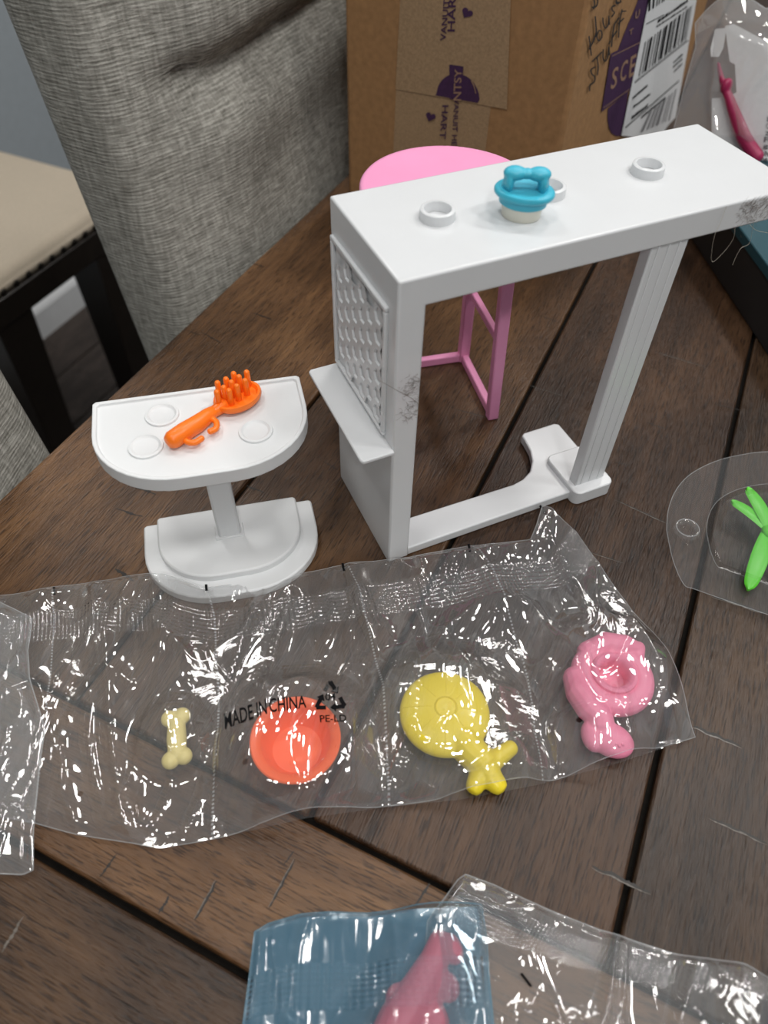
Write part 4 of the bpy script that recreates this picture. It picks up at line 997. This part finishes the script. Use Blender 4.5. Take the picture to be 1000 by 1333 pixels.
bm = bmesh.new(); b_tube(bm, [hh+Vector((0.0054*math.cos(a), 0.0054*math.sin(a), 0.0019)) for a in [2*PI*i/24 for i in range(25)]], 0.0002, 5, False); bmobj('hole_rim', bm, HEM, bl)
sp = empty('toy_leaf_sprig', gp(1003, 692, 0)); tag(sp, 'bright green plastic toy leaf sprig inside the clear blister', 'toy')
SI = Matrix.Translation(sp.location).inverted()
def leaf(px0, px1, wd, z0, z1):
    a, b_ = SI @ gp(*px0, z0), SI @ gp(*px1, z1); bm = bmesh.new(); K = 18
    d = b_-a; t = d.normalized(); n2 = Vector((-t.y, t.x, 0)).normalized(); rows = []
    for i in range(K+1):
        s = i/K; w2 = wd*(0.42+0.58*math.sin(PI*min(1, s*0.74+0.14)))*(1 if s < 0.85 else math.sqrt(max(0.02, 1-((s-0.85)/0.155)**2)))
        c_ = a+d*s+Vector((0, 0, 0.0015*math.sin(PI*s)))
        rows.append([bm.verts.new(c_+n2*w2*x+Vector((0, 0, z2))) for x, z2 in ((-1, 0), (-0.6, 0.0009), (0, 0.0005), (0.6, 0.0009), (1, 0), (0.6, -0.0007), (0, -0.0008), (-0.6, -0.0007))])
    for r_a, r_b in zip(rows[:-1], rows[1:]):
        for i in range(8): bm.faces.new((r_a[i], r_a[(i+1) % 8], r_b[(i+1) % 8], r_b[i]))
    bm.faces.new(rows[0][::-1]); bm.faces.new(rows[-1])
    bmobj('leaf', bm, GREEN, sp, smooth=60)
for (p, q, w2, z0, z1) in (((1003, 690), (973, 635), 0.0036, .009, .012), ((1001, 690), (952, 652), 0.0033, .008, .010), ((1000, 692), (974, 768), 0.0040, .008, .006), ((1004, 690), (1030, 640), 0.0036, .009, .012), ((1004, 692), (1052, 668), 0.0033, .009, .010), ((1004, 694), (1035, 760), 0.0042, .008, .006)):
    leaf(p, q, w2, z0, z1)
bm = bmesh.new(); b_ball(bm, SI @ gp(1003, 692, .009), 0.004, 0.004, 0.0025, sub=3); bmobj('stem', bm, GREEN, sp, smooth=180)

# ------------------------------------------------------------------ bag with white card by the carton
Q0 = gp(945, 205, 0.049)
nb_ = Vector((CAM.x-Q0.x, CAM.y-Q0.y, 0)).normalized(); nbn = (nb_*math.cos(0.30)+Vector((0, 0, 1))*math.sin(0.30)).normalized()
cbg = empty('plastic_bag', Q0); tag(cbg, 'clear plastic bag standing beside the carton with a white card and magenta toy in it', 'plastic bag')
GI = Matrix.Translation(Q0).inverted()
def bagp(px, py, o=0.0): return GI @ onplane(px, py, Q0+nbn*o, nbn)
FILM4 = film_mat('standing_bag_film', milk=0.22, refl=0.9, bump=0.2, bscale=30, milkcol=(0.8, 0.8, 0.8))
def bagfilm(nm, o, amp, seed):
    ns, nt = 60, 90; vs, uvs = [], []
    lft = [(905, 35), (906, 60), (893, 105), (883, 145), (874, 180), (868, 208)]; rgt = [(1040, 0), (1060, 60), (1075, 105), (1082, 145), (1088, 180), (1090, 208)]
    for j in range(nt+1):
        t = j/nt*(len(lft)-1); k_ = min(int(t), len(lft)-2); f_ = t-k_
        for i in range(ns+1):
            s = i/ns; a = lerp2(lft[k_], lft[k_+1], f_); b_ = lerp2(rgt[k_], rgt[k_+1], f_); x, y = lerp2(a, b_, s)
            if j < 14: y -= (1-j/14)*30*math.sin(PI*min(1, s*1.4+0.05))
            e = math.sin(PI*s)*min(1, (nt-j)/20)*min(1, (j+2)/10)
            vs.append(bagp(x, y, o*e+amp*e*(ridge(x/1000, y/1000, seed, 14, 9)**2+0.15*ridge(x/1000, y/1000, seed+5, 30, 22)))); uvs.append((s, j/nt))
    fs = [(j*(ns+1)+i, j*(ns+1)+i+1, (j+1)*(ns+1)+i+1, (j+1)*(ns+1)+i) for j in range(nt) for i in range(ns)]
    o_ = meshobj(nm, vs, fs, FILM4, cbg, True)
    if nm == 'front_film':
        bm = bmesh.new(); rimm = [vs[i] for i in range(ns+1)]; b_tube(bm, rimm, 0.0003, 4, False); bmobj('film_edge', bm, HEM, cbg)
        bm = bmesh.new(); b_tube(bm, [vs[j*(ns+1)] for j in range(nt+1)], 0.0003, 4, False); bmobj('film_edge', bm, HEM, cbg)
bagfilm('front_film', 0.012, 0.006, 3.0); bagfilm('back_film', -0.002, 0.002, 9.0)
cdp = [(944, 34), (955, 31), (1010, 60), (1060, 90), (1075, 212), (926, 206), (927, 128), (948, 127), (959, 120), (957, 84), (950, 80)]
def cardpoly(nm, pxs, o, th, mat, par):
    bm = bmesh.new(); fr_ = [bm.verts.new(bagp(x, y, o)) for x, y in pxs]; bk_ = [bm.verts.new(bagp(x, y, o-th)) for x, y in pxs]
    bm.faces.new(fr_); bm.faces.new(bk_[::-1])
    for i in range(len(pxs)): bm.faces.new((fr_[i], bk_[i], bk_[(i+1) % len(pxs)], fr_[(i+1) % len(pxs)]))
    o_ = bmobj(nm, bm, mat, par); return o_
crd = empty('printed_card', Q0); tag(crd, 'white notched paper card with black print inside the standing clear bag', 'card')
cardpoly('card_sheet', cdp, 0.0055, 0.0006, PAPER, crd)
def ctext(s, q):
    vs, fs, _ = text2d(s); meshobj('printed_text', [bagp(*bil(q, u, v_), 0.0059) for u, v_ in vs], fs, BLACKM, crd)
for i, s in enumerate(('L', 'O', 'zi', 'Fi', 'gi', 'UN', 'ne')):
    y = 158+i*9.0; x = 998.5-i*1.3; w2 = 4.5 if len(s) == 1 else 8.5
    ctext(s, [(x, y), (x+w2, y+1), (x+w2+0.6, y-6), (x+0.6, y-7)])
cardpoly('white_tab', [(931, 38), (946, 36), (942, 62), (936, 74), (926, 74), (925, 64)], 0.0085, 0.001, PAPER, crd)
mt = empty('toy_brush', Q0); tag(mt, 'magenta slender toy inside the standing clear bag in front of its white card', 'toy')
bm = bmesh.new(); b_tube(bm, smoothline([bagp(935, 82, .0085), bagp(940, 104, .0085), bagp(948, 125, .0085), bagp(957, 150, .009), bagp(966, 174, .009), bagp(978, 194, .009), bagp(986, 205, .009)], 4), [0.0010+0.0038*min(1, i/15) for i in range(25)], 10)
b_ball(bm, bagp(946, 112, .009), 0.0042, 0.0030, 0.0050)
o = blob('toy_body', bm, MAGENTA, mt, 0.0007, 4)
